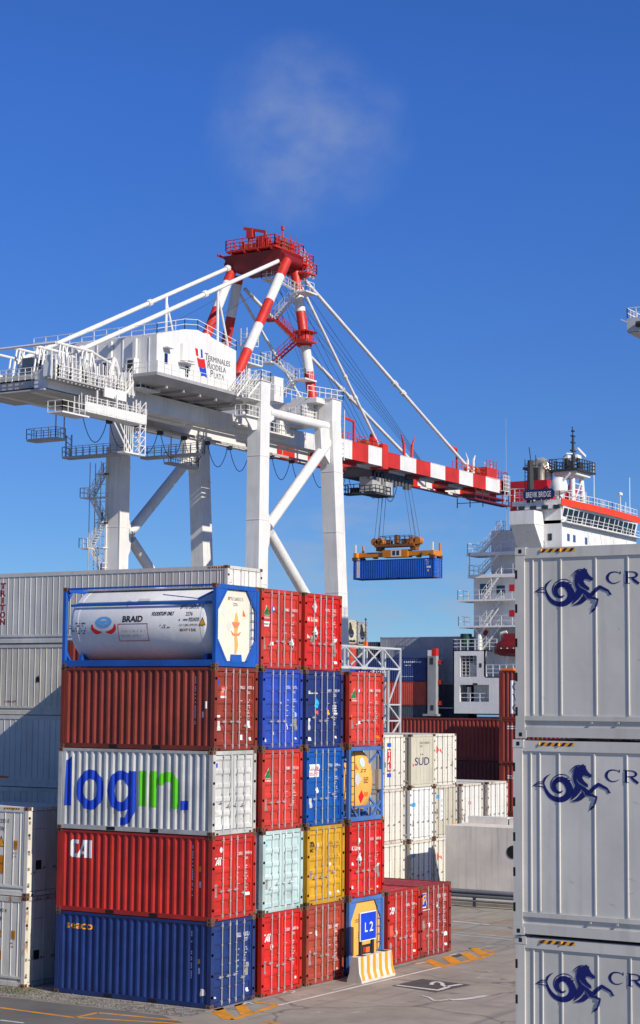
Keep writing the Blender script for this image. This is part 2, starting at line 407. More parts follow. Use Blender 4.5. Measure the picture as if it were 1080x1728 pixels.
# painted markings
ym = MB()
def G(px, py): p = P(px, py, z=0); return (p.x, p.y)
for a, b, wd in (((355, 1709), (392, 1721), .16), ((392, 1721), (470, 1696), .20), ((426, 1690), (470, 1696), .16), ((0, 1700.5), (120, 1716.5), .14), ((120, 1716.5), (330, 1729), .14), ((127, 1717), (165, 1709), .14),
                 ((165, 1709), (300, 1722), .14), ((446, 1723), (490, 1731), .16), ((763, 1549), (862, 1556), .12), ((763, 1567), (778, 1568.5), .12), ((812, 1571), (862, 1576), .12),
                 ((756, 1600), (790, 1599), .14), ((790, 1599), (818, 1602), .16), ((818, 1602), (832, 1608), .16), ((832, 1608), (812, 1617), .18), ((812, 1617), (775, 1625), .18), ((775, 1625), (745, 1631.5), .2), ((700, 1629), (745, 1631.5), .12)):
    strip(ym, G(a[0], a[1]), G(b[0], b[1]), wd)
for q in (((355, 1705), (375, 1700), (396, 1718), (376, 1721)), ((395, 1697), (411, 1692), (424, 1708), (406, 1713)), ((716, 1621), (728, 1619), (752, 1629), (736, 1631.5)), ((746, 1616), (760, 1613), (778, 1623), (762, 1628)), ((776, 1609), (790, 1607), (808, 1617), (794, 1621)), ((790, 1600), (806, 1600), (824, 1610), (812, 1614))):
    ps_ = [Vector((*G(*k), .008)) for k in q]; ym.add(ps_, [(3, 2, 1, 0)])
tag(ym.build('yellow_road_marking', M_RYEL), kind='structure')
wm = MB()
for a, b, wd in (((470, 1697), (745, 1632), .13), ((763, 1555), (826, 1561), .2), ((763, 1573), (865, 1582.5), .10), ((763, 1577.5), (865, 1586.5), .10), ((0, 1722), (40, 1727), .12), ((560, 1672), (600, 1661), .05)):
    strip(wm, G(a[0], a[1]), G(b[0], b[1]), wd, .012)
tag(wm.build('white_road_marking', M_RWHT), kind='structure')
pm = MB(); pm.add([Vector((*G(*k), .006)) for k in ((661, 1663.5), (712, 1652), (795, 1662), (735, 1675))], [(3, 2, 1, 0)])
for cx_, cy_, s_ in ((770, 1612.5, 12), (480, 1675, 16)): pm.add([Vector((*G(cx_+a*s_, cy_+b*3.4), .006)) for a, b in ((-1, .3), (.2, -1), (1.1, -.2), (.1, 1))], [(3, 2, 1, 0)])
tag(pm.build('asphalt_patch', M_PATCH), kind='structure')
lm = MB()
def gstroke(pts, wid, z=.016):
    for q in stroke([G(*p) for p in pts], [wid]*len(pts)): lm.add([(a, b, z) for a, b in q], [(0, 1, 2, 3)])
gstroke([(669, 1663), (700, 1667), (742, 1672)], .17); gstroke([(742, 1671), (757, 1666)], .17)
gstroke([(728, 1662.5), (730, 1659), (738, 1657.5), (746, 1660), (747, 1663), (754, 1665.5)], .14); gstroke([(750, 1666), (779, 1661.5)], .17)
gstroke([(712, 1681), (724, 1684), (736, 1690), (760, 1686)], .10); gstroke([(760, 1688), (790, 1686), (822, 1680.5)], .24)
gstroke([(478, 1676), (486, 1672.5), (497, 1673.5), (492, 1676.5)], .07); gstroke([(410, 1695.5), (418, 1692.5), (427, 1695)], .08); gstroke([(758, 1613), (772, 1610.5)], .10); gstroke([(700, 1628), (720, 1624)], .10)
tag(lm.build('bay_number_marking', M_RWHT), kind='structure')

# ------------------------------------------------------------------ shipping containers
W = 2.438
INFO = {}
def corr(L, a=.17):
    n = max(6, round((L-2*a)/.278)); p = (L-2*a)/n; o = []
    for i in range(n):
        y = a+i*p; o += [(y+p*.06, .055), (y+p*.32, .055), (y+p*.565, .012), (y+p*.815, .012)]
    return [(a, .012)]+o+[(L-a, .012)]
def prof_at(pr, y):
    for (a, d), (b, e) in zip(pr, pr[1:]):
        if a <= y <= b: return d+(e-d)*(y-a)/max(1e-9, b-a)
    return pr[0][1]
def door_prof(H):
    z0, z1 = .19, H-.17; o = [(z0, .048)]
    for k in range(5):
        c = z0+(z1-z0)*(k+.62)/5.25; o += [(c-.17, .048), (c-.11, .078), (c+.11, .078), (c+.17, .048)]
    return o+[(z1, .048)]
_CM = {}; RIB = .009
def cmeshes(kind, L, H, ribs=None):
    key = (kind, L, H, tuple(ribs) if ribs else None)
    if key in _CM: return _CM[key]
    d = {}
    f = MB(); pw = .15
    for x in (0, W-pw):
        for y in (0, L-pw): f.box((x, y, .12), (x+pw, y+pw, H-.12))
    for y in (.012, L-.13):
        f.box((pw, y, .01), (W-pw, y+.118, .15)); f.box((pw, y, H-.13), (W-pw, y+.118, H-.01))
    rb = .26 if kind == 'reefer' else .15
    for x in (.006, W-.106):
        f.box((x, pw, H-(.17 if kind == 'reefer' else .10)), (x+.10, L-pw, H-.012))
        if kind == 'reefer':
            f.box((x, pw, .02), (x+.10, L-pw, .17)); f.box((x+.03, pw, .17), (x+.07, L-pw, .27)); f.box((x, pw, .27), (x+.10, L-pw, .34))
        else: f.box((x, pw, .015), (x+.10, L-pw, .155))
    f.box((.11, pw, .10), (W-.11, L-pw, .16)); 
    for x in (-.004, W-.158):
        for y in (-.004, L-.174):
            for z in (0, H-.118):
                f.box((x, y, z), (x+.162, y+.178, z+.118), 1)
                hx = x-.003 if x < 1 else x+.157
                f.box((hx, y+.065, z+.03), (hx+.008, y+.115, z+.088), 2)
                hy = y-.003 if y < 1 else y+.173
                f.box((x+.06, hy, z+.028), (x+.105, hy+.008, z+.09), 2)
    if kind != 'reefer':
        for yy in (L/2-1.0, L/2+.70):
            f.box((.001, yy, .03), (.02, yy+.33, .135), 2)
    for xx in (.24, W-.36): f.box((xx, .008, .02), (xx+.12, .02, .075), 2)
    d['frame'] = f.mesh('frame')
    for s in (0, 1):
        m = MB(); X = (lambda v: v) if s == 0 else (lambda v: W-v)
        zb, zt = (.34, H-.17) if kind == 'reefer' else (.155, H-.10)
        if kind == 'dry':
            pr = corr(L); k = len(pr)
            m.add([(X(dd), y, zb) for y, dd in pr]+[(X(dd), y, zt) for y, dd in pr], [(i+1, i, k+i, k+i+1) if s == 0 else (i, i+1, k+i+1, k+i) for i in range(k-1)])
            m.box((min(X(.060), X(.072)), pw, zb), (max(X(.060), X(.072)), L-pw, zt))
        else:
            a, b = sorted((X(.028), X(.08))); m.box((a, pw, zb), (b, L-pw, zt))
            for y in (ribs or [pw+.4*i for i in range(1, int((L-.3)/.4))]):
                hw = RIB
                o = [(.028, -hw-.006), (.014, -hw), (.014, hw), (.028, hw+.006)]
                m.loft([(X(dx), y+dy, zb+.02) for dx, dy in o], [(X(dx), y+dy, zt-.02) for dx, dy in o])
        d['side_wall%d' % s] = m.mesh('side_wall')
    m = MB()
    if kind == 'dry':
        n = int((L-.4)/.42)
        for i in range(n):
            y = .2+i*(L-.4)/n; q = (L-.4)/n
            m.box((.10, y, H-.06), (W-.10, y+q, H-.035)); m.box((.22, y+q*.25, H-.036), (W-.22, y+q*.75, H-.018))
        m.box((.10, .12, H-.07), (W-.10, .2, H-.02)); m.box((.10, L-.2, H-.07), (W-.10, L-.12, H-.02))
    else: m.box((.10, .12, H-.08), (W-.10, L-.12, H-.02))
    d['roof'] = m.mesh('roof')
    m = MB(); m.box((pw, L-.09, .15), (W-pw, L-.03, H-.13))
    for i in range(8): m.box((pw+.1+i*.26, L-.031, .16), (pw+.2+i*.26, L-.008, H-.14))
    d['end_wall'] = m.mesh('end_wall')
    # doors
    for s in (0, 1):
        x0, x1 = (.135, W/2-.012) if s == 0 else (W/2+.012, W-.135)
        m = MB()
        if kind == 'dry':
            pr = door_prof(H); k = len(pr)
            for i in range(k-1):
                (za, da), (zb, db) = pr[i], pr[i+1]
                m.add([(x0+.10, da, za), (x1-.10, da, za), (x1-.10, db, zb), (x0+.10, db, zb)], [(0, 1, 2, 3)])
            for a, b in ((x0, x0+.10), (x1-.10, x1)): m.box((a, .045, .17), (b, .085, H-.15))
            m.box((x0, .084, .17), (x1, .10, H-.15))
            m.box((x0+.1, .05, .17), (x1-.1, .084, .19)); m.box((x0+.1, .05, H-.17), (x1-.1, .084, H-.15))
        else:
            m.box((x0, .03, .17), (x1, .10, H-.15))
        ga = .008
        m.box((x0-ga, .058, .158), (x0, .10, H-.138), 1); m.box((x1, .058, .158), (x1+ga, .10, H-.138), 1)
        m.box((x0, .058, .155), (x1, .10, .17), 1); m.box((x0, .058, H-.15), (x1, .10, H-.135), 1)
        # hinges
        hx = .02 if s == 0 else W-.13
        for i in range(4 if kind == 'dry' else 5):
            z = .3+i*(H-.7)/(3 if kind == 'dry' else 4); m.box((hx, .0, z), (hx+.11, .05, z+.08), 2)
        d['door%d' % s] = m.mesh('door')
    m = MB(); yb = .010; r_ = .016 if kind == 'dry' else .015
    m.tube((0, yb, .05), (0, yb, H-.04), r_, n=6)
    for z in (.10, H-.19): m.box((-.035, -.006, z), (.025, .05, z+.09))
    for z in (.55, 1.25, H-.75): m.box((-.028, -.003, z), (.028, .05, z+.03))
    d['locking_bar'] = m.mesh('locking_bar')
    m = MB(); m.beam((-.21, -.004, .885), (.04, -.004, .90), .022, .02); m.box((-.11, -.012, .85), (-.085, .045, .94))
    d['handle'] = m.mesh('handle')
    _CM[key] = d; return d

def container(kind, L, H, pos, mat, label, group=None, bars=None, cast=None, detail=2, ribs=None, doorm=None, name=None, posts=None):
    name = name or ('refrigerated_container' if kind == 'reefer' else 'shipping_container')
    t = thing(name, label, 'container', pos, group); me = cmeshes(kind, L, H, ribs)
    bars = bars or M_STEEL; cast = cast or M_CAST; dm = doorm or mat
    if posts is None: posts = paint(mat.name+'_frame', tuple(c*.78 for c in RGBS[mat.name]), rust=.34, rough=.65, var=.15, dirt=.3, scale=1.6, rustcol=(.10, .045, .022)) if kind == 'dry' else mat
    inst('frame', me['frame'], [posts, cast, M_HOLE], t)
    inst('side_wall', me['side_wall0'], [mat], t); inst('side_wall', me['side_wall1'], [mat], t)
    inst('roof', me['roof'], [mat], t); inst('end_wall', me['end_wall'], [mat], t)
    xs = ((.62, 1.04), (1.40, 1.83)) if kind == 'dry' else ((.42, .95), (1.49, 2.02))
    rr = random.Random(hash(label) % 1000 if False else len(label)*7+int(pos[0]*10)+int(pos[2]*3))
    for s in (0, 1):
        dr = inst('door', me['door%d' % s], [dm, M_GASKET, dm], t)
        if detail < 1: continue
        for i, x in enumerate(xs[s]):
            inst('locking_bar', me['locking_bar'], [bars], dr, (x, 0, 0))
            inst('handle', me['handle'], [bars if kind == 'dry' else M_PLATE], dr, (x, 0, rr.choice((-.13, 0, .12)) if i == s else 0))
    INFO[t.name] = dict(L=L, H=H, k=kind, ribs=sorted(ribs or [.15+.4*i for i in range(1, int((L-.3)/.4))]))
    return t
def on_door(t, polys, mat, name='lettering', off=.004):
    H = INFO[t.name]['H']
    if INFO[t.name]['k'] == 'dry':
        pr = door_prof(H); polys = clip(polys, [z for z, _ in pr], 1); fn = lambda u, v: (u, prof_at(pr, v)-off, v)
    elif INFO[t.name]['k'] == 'reefer': fn = lambda u, v: (u, .03-off, v)
    else: fn = lambda u, v: (u, INFO[t.name]['y']-off, v)
    return decal(polys, fn, ax=1).build(name, mat, t)
def on_side(t, polys, mat, name='lettering', off=.004):
    L = INFO[t.name]['L']
    if INFO[t.name]['k'] == 'dry':
        pr = corr(L); polys = clip(polys, [L-y for y, _ in pr], 0); fn = lambda u, v: (prof_at(pr, L-u)-off, L-u, v)
    else:
        pr = [(0, .028)]
        for y in INFO[t.name]['ribs']:
            pr += [(y-RIB-.006, .028), (y-RIB, .014), (y+RIB, .014), (y+RIB+.006, .028)]
        pr += [(L, .028)]; polys = clip(polys, [L-y for y, _ in pr], 0); fn = lambda u, v: (prof_at(pr, L-u)-off, L-u, v)
    return decal(polys, fn, ax=0).build(name, mat, t)
def bits(u0, v0, u1, v1, rows, rr, dens=.75):
    """rows of worn stencilled characters too small to read in the photograph"""
    o = []; rh = (v1-v0)/rows
    for r_ in range(rows):
        u = u0; v = v1-(r_+1)*rh+rh*.25
        while u < u1-.02:
            wd = rr.uniform(.02, .05)
            if rr.random() < dens: o.append(rect(u, v, min(u+wd, u1), v+rh*.55))
            u += wd+.015
    return o
def door_text(t, num, size='22G1', mat=None, v=None, rows=((0, 1.0),), h=.095):
    """owner code, number and check digit with the size code below, then the weight table"""
    H = INFO[t.name]['H']; mat = mat or M_WLET; v = v or H-.62; a, b, c = num
    rr = random.Random(len(a+b)*13+ord(b[0])*7+ord(b[-1]))
    po = text_polys(a, 1.46, v, h, .27, .004)+text_polys(b, 1.88, v, h, .26, .004)
    if c: po += text_polys(c, 2.19, v, h, .06, .004)
    if size: po += text_polys(size, 1.88, v-.15, h*.9, .20, .004)
    on_door(t, po, mat); po = []
    for k in range(5):
        vv = v-.40-k*.17
        po += bits(1.46, vv, 1.46+rr.uniform(.08, .22), vv+.05, 1, rr)+bits(1.90, vv-.05, 1.90+rr.uniform(.12, .22), vv+.08, 2, rr)
    on_door(t, po, flat('worn_lettering', (.50, .50, .50)) if mat is M_WLET else mat)
def door_plate(t, left=True, v=.62, u=None, mat=None, h=.40, w=.17):
    u = u if u is not None else (.20 if left else 2.04)
    on_door(t, clip([rect(u, v, u+w, v+h)], [], 1), mat or M_PLATE, 'plate', .010)
def stickers(t, lst):
    for u, v, w_, h_, m in lst: on_door(t, [rect(u, v, u+w_, v+h_)], m, 'sticker', .009)

# ---- tank containers
def tank_container(pos, blue, shell, label, style, group=None, shellm2=None):
    t = thing('tank_container', label, 'tank container', pos, group); L, H = 6.058, 2.591
    f = MB(); pw = .12
    for x in (0, W-pw):
        for y in (0, L-pw): f.box((x, y, .12), (x+pw, y+pw, H-.12))
    for y in (.01, L-.13):
        f.box((pw, y, .02), (W-pw, y+.12, .17)); f.box((pw, y, H-.15), (W-pw, y+.12, H-.01))
    for x in (.01, W-.09):
        f.box((x, pw, .02), (x+.08, L-pw, .22 if style != 'open' else .14)); f.box((x, pw, H-.08), (x+.08, L-pw, H-.02))
    for x in (-.004, W-.158):
        for y in (-.004, L-.174):
            for z in (0, H-.118):
                f.box((x, y, z), (x+.162, y+.178, z+.118), 1)
                hx = x-.003 if x < 1 else x+.157; f.box((hx, y+.065, z+.03), (hx+.008, y+.115, z+.088), 2)
                hy = y-.003 if y < 1 else y+.173; f.box((x+.06, hy, z+.028), (x+.105, hy+.008, z+.09), 2)
    f.build('frame', [blue, M_CAST, M_HOLE], t)
    # end bracing
    for y, s in ((.02, 1), (L-.02, -1)):
        b = SB('end_brace', blue, t)
        if style == 'gusset':
            for cx, sx in ((pw, 1), (W-pw, -1)):
                gk = 1 if s > 0 else .45
                for cz, sz, k in ((.17, 1, .66), (H-.15, -1, .62)):
                    b.prism([(cx, cz), (cx+sx*.50*gk, cz), (cx, cz+sz*k*gk)], lambda u, v, d: (u, d, v), y, y+s*.02)
                    b.beam((cx, y+s*.04, cz+sz*k*gk), (cx+sx*.50*gk, y+s*.04, cz), .09, .10, up=(0, 1, 0))
            b.prism([(.92, .17), (1.52, .17), (1.48, .40), (.96, .40)], lambda u, v, d: (u, d, v), y, y+s*.10)
        elif style == 'plate':
            for cx, sx in ((pw, 1), (W-pw, -1)):
                for cz, sz in ((.17, 1), (H-.15, -1)):
                    b.prism([(cx, cz), (cx+sx*.48, cz), (cx, cz+sz*.72)], lambda u, v, d: (u, d, v), y+s*.015, y+s*.045)
        else:
            for cx, sx in ((pw, 1), (W-pw, -1)):
                b.beam((cx, y+s*.05, H-.16), (cx+sx*.74, y+s*.40, 1.72), .08, .05, up=(0, 1, 0)); b.beam((cx, y+s*.05, .30), (cx+sx*.48, y+s*.30, .86), .08, .05, up=(0, 1, 0))
                b.beam((cx, y+s*.05, .66), (cx+sx*.62, y+s*.05, .12), .08, .07, up=(0, 1, 0))
            b.beam((.45, y+s*.05, .50), (W-.45, y+s*.05, .50), .08, .08, up=(0, 1, 0))
            for x in (.80, W-.80): b.beam((x, y+s*.05, .12), (x, y+s*.05, .50), .07, .07, up=(0, 1, 0))
            for cx, sx in ((pw, 1), (W-pw, -1)): b.prism([(cx, H-.15), (cx+sx*.2, H-.15), (cx, H-.45)], lambda u, v, d: (u, d, v), y+s*.02, y+s*.05)
    rad = 1.195 if style != 'open' else 1.12; zc = 1.36
    y0, y1 = (.12, L-.02) if style != 'open' else (.20, L-.20)
    q_ = [(.15, 0), (.50, .03), (.72, .08), (.87, .16), (.96, .27), (1, .40)] if style != 'open' else [(.15, 0), (.55, .02), (.80, .07), (.94, .15), (1, .28)]
    prof = [(rad*a, y0+b) for a, b in q_]+[(rad*a, y1-b) for a, b in q_[::-1]]
    v = MB(); v.lathe(prof, (W/2, 0, zc), 'y', 40); vo = v.build('vessel', shell, t, smooth=35)
    if style != 'open':
        # flat insulated end shield seen through the end frame
        for yy in (.09,):
            e = MB(); k = .40; a = .16; bz = .19; tz = H-.17
            oct_ = [(a+k, bz), (W-a-k, bz), (W-a, bz+k*1.2), (W-a, tz-k*1.2), (W-a-k, tz), (a+k, tz), (a, tz-k*1.2), (a, bz+k*1.2)]
            e.prism(oct_, lambda u, vv, d: (u, d, vv), yy, yy+.12); e.build('end_shield', shellm2 or shell, t)
    for yy in ((.60, L-.60) if style != 'open' else (.42, L-.45)):
        bd = MB(); bd.lathe([(rad+.004, yy-.02), (rad+.004, yy+.02)], (W/2, 0, zc), 'y', 40)
        bd.build('band', shell if style != 'open' else blue, vo, smooth=40)
    if style != 'open':
        for ya_, yb_ in ((.10, .38),):
            sk = MB(); n_ = 40; ring = lambda r_, y_: [(W/2+r_*math.cos(2*math.pi*i/n_), y_+(.26*(math.cos(4*math.pi*i/n_)*.5+.5) if 0 < y_ < 2 and y_ > .3 else 0)*-1, zc+r_*math.sin(2*math.pi*i/n_)) for i in range(n_)]
            sk.loft(ring(rad+.010, ya_), ring(rad+.010, yb_), caps=False); sk.build('skirt', blue, t, smooth=40)
    sd_ = MB()
    for yy in (.55, L-.55):
        for sx in (-1, 1): sd_.prism([(W/2+sx*.35, .14), (W/2+sx*1.0, .14), (W/2+sx*.95, .40), (W/2+sx*.80, .42)], lambda u, vv, d: (u, d, vv), yy-.06, yy+.06)
    sd_.build('saddle', blue, t)
    wk = MB(); wk.box((W/2-.55, .3, H-.10), (W/2-.15, L-.3, H-.06)); wk.box((W/2+.15, .3, H-.10), (W/2+.55, L-.3, H-.06)); wk.build('walkway', M_STEEL, t)
    mh = MB(); mh.tube((W/2, L/2, zc+rad-.05), (W/2, L/2, H-.02), .28, n=18); mh.build('manhole', shell, vo)
    ld = MB()
    lx = W-.40 if style != 'open' else .20; la = lx+.24
    for x in (lx, la): ld.tube((x, .03, .30), (x, .03, H-.16), .018, n=6)
    for i in range(8): ld.tube((lx, .03, .42+i*.27), (la, .03, .42+i*.27), .014, n=5)
    ld.build('ladder', blue if style != 'open' else M_DARK, t)
    INFO[t.name] = dict(L=L, H=H, k='tank', y=.09 if style != 'open' else .24, r=rad, zc=zc)
    return t
def on_tank_side(t, polys, mat, name='lettering'):
    i = INFO[t.name]; L, r_, zc = i['L'], i['r']+.006, i['zc']
    polys = clip(polys, [zc+r_*math.sin(R(a)) for a in range(-60, 61, 6)], 1)
    return decal(polys, lambda u, v: (W/2-math.sqrt(max(.01, r_*r_-(v-zc)**2)), L-u, v)).build(name, mat, t)

# ---- paint of the main block
def dry(name, rgb, **k): return paint(name, rgb, var=.15, dirt=.26, bump=.30, **{q: v for q, v in k.items() if q != 'dirt'})
P_NAVY = dry('navy_blue_paint', lin(26, 52, 112), rust=.10, rough=.4)
P_REDA = dry('bright_red_paint', lin(186, 40, 28), rust=.08, rough=.4)
P_REDB = dry('orange_red_paint', lin(196, 56, 42), rust=.12, rough=.45)
P_REDC = dry('scarlet_paint', lin(204, 34, 24), rust=.08, rough=.4)
P_BROWN = dry('brown_red_paint', lin(136, 50, 32), rust=.20, rough=.55)
P_RUSTB = dry('terracotta_paint', lin(166, 66, 46), rust=.15, rough=.55)
P_LGREY = dry('light_grey_paint', lin(200, 200, 196), rust=.06, rough=.45)
P_AQUA = dry('pale_aqua_paint', lin(186, 210, 208), rust=.05, rough=.45, dirt=.1)
P_ROYAL = dry('royal_blue_paint', lin(40, 72, 172), rust=.08, rough=.4)
P_BLUE = dry('medium_blue_paint', lin(8, 84, 172), rust=.08, rough=.4)
P_DNAVY = dry('dark_navy_paint', lin(30, 48, 110), rust=.08, rough=.4)
P_MUST = dry('mustard_yellow_paint', lin(206, 156, 28), rust=.10, rough=.5)
P_FBLUE = dry('tank_frame_blue', lin(24, 84, 172), rust=.16, rough=.45)
P_FBLUE2 = dry('pale_tank_frame_blue', lin(70, 112, 178), rust=.10, rough=.5)
P_TANKW = paint('white_tank_shell', (.78, .77, .75), rust=.02, rough=.30, var=.05, dirt=.12)
P_TANKY = paint('amber_tank_shell', lin(238, 176, 84), rust=.06, rough=.4, var=.08)
M_GREEN = flat('green_emblem', lin(30, 120, 60)); M_CYAN = flat('cyan_emblem', lin(40, 170, 220)); M_LOGB = flat('blue_emblem', lin(20, 66, 190)); M_LOGG = flat('lime_emblem', lin(92, 196, 20))
M_REDL = flat('red_lettering', lin(200, 30, 34)); M_AMBER = flat('amber_lettering', lin(235, 160, 24)); M_PALE = flat('pale_grey_sticker', (.55, .54, .53)); M_RED_S = flat('red_sticker', lin(214, 20, 26)); M_CORAL = flat('faded_red_sticker', lin(225, 84, 64))
M_BWHT = paint('painted_white_bars', (.66, .69, .69), rust=.1, rough=.5)
HS = 2.591; L20 = 6.058; PI_ = 2.72693
jr = random.Random(11)
def pos(c, l, dx=0, dy=0): return (c*PI_+dx, dy, l*HS)

def tri_logo(t, u, v, s):
    w_ = s*1.22
    on_door(t, [[(u, v), (u+w_, v), (u+w_*.5, v+s)]], M_WLET, 'emblem', .006); on_door(t, [[(u+.05*w_, v+.03*s), (u+w_*.97, v+.03*s), (u+w_*.52, v+s*.94)]], M_GREEN, 'emblem', .009)
    on_door(t, text_polys('HYUNDAI', u-.02, v-.10, .065, w_*1.05, .01), M_WLET)
def cai(u, v, h, kx=1.25):
    """the three cut letters C A I"""
    w_ = h*.95; o = []; a = .15*h
    C_ = [(u, v+.12*h), (u+.1*h, v), (u+.40*h, v), (u+.42*h, v+.22*h), (u+.23*h, v+.22*h), (u+.23*h, v+.78*h), (u+.52*h, v+.78*h), (u+.52*h, v+h), (u+.1*h, v+h), (u, v+.88*h)]
    A_ = [(u+.40*h, v), (u+.60*h, v), (u+.92*h, v+.80*h), (u+.92*h, v+h), (u+.82*h, v+h)]
    B_ = rect(u+.92*h, v, u+1.12*h, v+h); X_ = rect(u+.66*h, v+.20*h, u+.92*h, v+.36*h)
    I_ = rect(u+1.20*h, v, u+1.40*h, v+h)
    for p in (C_, A_, B_, X_, I_): o += tri_fan(p)
    return [[(u+(a-u)*kx, b) for a, b in q] for q in o]
def diamond(t, u, v, r, m, inner=None):
    on_door(t, [[(u, v-r*1.35), (u+r, v), (u, v+r*1.35), (u-r, v)]], m, 'placard', .026)
    if inner:
        on_door(t, [[(u-r*.62, v-r*.35), (u+r*.62, v-r*.35), (u, v-r*1.2)]], M_BLET, 'placard', .030)
        on_door(t, [rect(u-r*.4, v+.0, u+r*.4, v+r*.12), rect(u-r*.32, v-r*.28, u+r*.32, v-r*.14)], M_BLET, 'placard', .030)

def side_marks(t, mat=M_WLET, y=.55):
    """small vertical numbers near the door end and a few stickers on the long side"""
    L = L20; rr = random.Random(int(t.location.z*10)); po = []
    for k in range(26):
        v = .75+k*.06
        if rr.random() < .7: po.append(rect(L-.78, v, L-.74, v+.04))
    on_side(t, po, mat, 'lettering', .006)
    on_side(t, [rect(L-.50, 1.02, L-.42, 1.2)], M_WLET, 'sticker', .008)

# ---- column nearest the camera, from the ground up
c = container('dry', L20, HS, pos(0, 0), P_NAVY, 'dark blue container on the ground with orange lettering high on its ribbed side', bars=M_STEEL)
on_side(c, text_polys('seaco', .42, 2.06, .25, 1.05, .012), M_AMBER); side_marks(c)
on_side(c, [rect(L20-.52, 1.32, L20-.42, 1.46)], M_YEL, 'sticker', .008); on_side(c, [[(L20-.42, .36), (L20-.22, .40), (L20-.24, .56), (L20-.36, .60)]], M_PALE, 'sticker', .008)
door_text(c, ('SEGU', '160155', '0'), '22G1', v=2.0, h=.13); door_plate(c, False, .78, 1.98); stickers(c, [(.26, .28, .1, .05, M_PALE), (2.02, .28, .14, .12, M_WLET), (1.44, 1.02, .08, .16, flat('teal_sticker', lin(20, 150, 130)))])
c = container('dry', L20, HS, pos(0, 1, .02, .02), P_REDA, 'red container with big white capitals on its ribbed side, on the dark blue one')
on_side(c, cai(.53, 1.70, .56, 1.1), M_WLET); side_marks(c); on_side(c, [rect(L20-.52, 1.50, L20-.42, 1.66)], M_YEL, 'sticker', .008)
on_door(c, cai(.16, 1.68, .24), M_WLET); on_door(c, disc(.60, 2.14, .085, 14) and [disc(.60, 2.14, .085, 14)], M_WLET, 'emblem', .006); door_text(c, ('CAXU', '291491', '8'), '22G1', v=1.93); door_plate(c, True, .72, .19); stickers(c, [(1.86, .66, .30, .09, M_WLET)])
c = container('dry', L20, HS, pos(0, 2, .0, .03), P_LGREY, 'light grey container with huge blue and green lettering along its ribbed side', bars=paint('grey_bars', (.40, .41, .44), rust=.1, rough=.5))
# huge lettering in rounded strokes
def ring(u, v, ru, rv, w_, a0=0, a1=360, n=28):
    q = []
    for i in range(n):
        a, b = R(a0+(a1-a0)*i/n), R(a0+(a1-a0)*(i+1)/n)
        q.append([(u+ru*math.cos(a), v+rv*math.sin(a)), (u+ru*math.cos(b), v+rv*math.sin(b)), (u+(ru-w_)*math.cos(b), v+(rv-w_)*math.sin(b)), (u+(ru-w_)*math.cos(a), v+(rv-w_)*math.sin(a))])
    return q
lw = .29
bl = [[(.13, .74), (.41, .74), (.41, 2.32), (.16, 2.18)]]+ring(1.18, 1.27, .56, .64, lw)+ring(2.46, 1.27, .58, .64, lw)+[rect(2.74, 1.0, 3.03, 1.90), [(2.74, .70), (3.03, .86), (3.03, 1.05), (2.74, 1.05)]]
bl += [[(2.44, .14), (2.44, .40), (2.62, .40), (2.72, .52), (2.74, .75), (3.03, .90), (2.98, .44), (2.76, .18)]] and [[(2.44, .20), (2.62, .20), (2.66, .44), (2.44, .44)], [(2.62, .20), (2.86, .32), (3.02, .62), (2.66, .44)], [(2.66, .44), (3.02, .62), (3.03, .90), (2.74, .75)]]
bl += [rect(4.86, .76, 5.16, 1.04)]
bl = [[(u*.97+.15, v) for u, v in q] for q in bl]; on_side(c, bl, M_LOGB, 'lettering', .007)
on_side(c, [rect(3.20, .82, 3.48, 1.92), rect(3.58, .80, 3.87, 1.92)]+ring(4.30, 1.50, .44, .42, lw, 0, 180, 18)+[rect(4.45, .79, 4.74, 1.50)] and [[(u*.97+.15, v) for u, v in q] for q in [rect(3.20, .82, 3.48, 1.92), rect(3.58, .80, 3.87, 1.92)]+ring(4.30, 1.50, .44, .42, lw, 0, 180, 18)+[rect(4.45, .79, 4.74, 1.50)]], M_LOGG, 'lettering', .007)
door_text(c, ('CIIU', '234567', '2') if False else ('CXIU', '34617', '2'), '22G1', M_PALE, v=2.0); door_plate(c, True, .66, .24, M_PALE); stickers(c, [(.28, 2.08, .08, .13, M_LOGB)])
c = container('dry', L20, HS, pos(0, 3, .03, .02), P_BROWN, 'brown-red ribbed container directly under the white tank in its blue frame')
side_marks(c); on_side(c, [rect(L20-.36, 1.3, L20-.30, 1.52)], M_WLET, 'sticker', .008)
on_door(c, [rect(.42, 1.62, .74, 1.98)], M_CORAL, 'sticker', .006); on_door(c, text_polys('TAL', .46, 1.80, .12, .24, .02)+[rect(.42, 1.63, .74, 1.69)], M_WLET, 'lettering', .010); on_door(c, [disc(.28, 2.1, .08)], M_LOGB, 'emblem', .006)
door_text(c, ('TRLU', '915373', '3'), '22G1', v=1.92); door_plate(c, True, .62, .20, M_PALE, .3, .2); stickers(c, [(.17, 1.02, .2, .08, M_WLET), (1.94, .7, .14, .22, M_WLET), (1.55, .32, .12, .16, M_WLET), (2.04, .3, .12, .1, M_WLET)])
t = tank_container(pos(0, 4, .01, .0), P_FBLUE, P_TANKW, 'white cylindrical tank in a blue frame on top of the near column', 'gusset', shellm2=paint('cream_end_shield', (.74, .68, .55), rust=.03, rough=.4, var=.05))
on_tank_side(t, text_polys('BRAID', 2.42, 1.44, .19, .80, .03), M_BLET); on_tank_side(t, text_polys('FOODSTUFF ONLY', 3.56, 1.62, .12, .86, .03, .1), M_BLET)
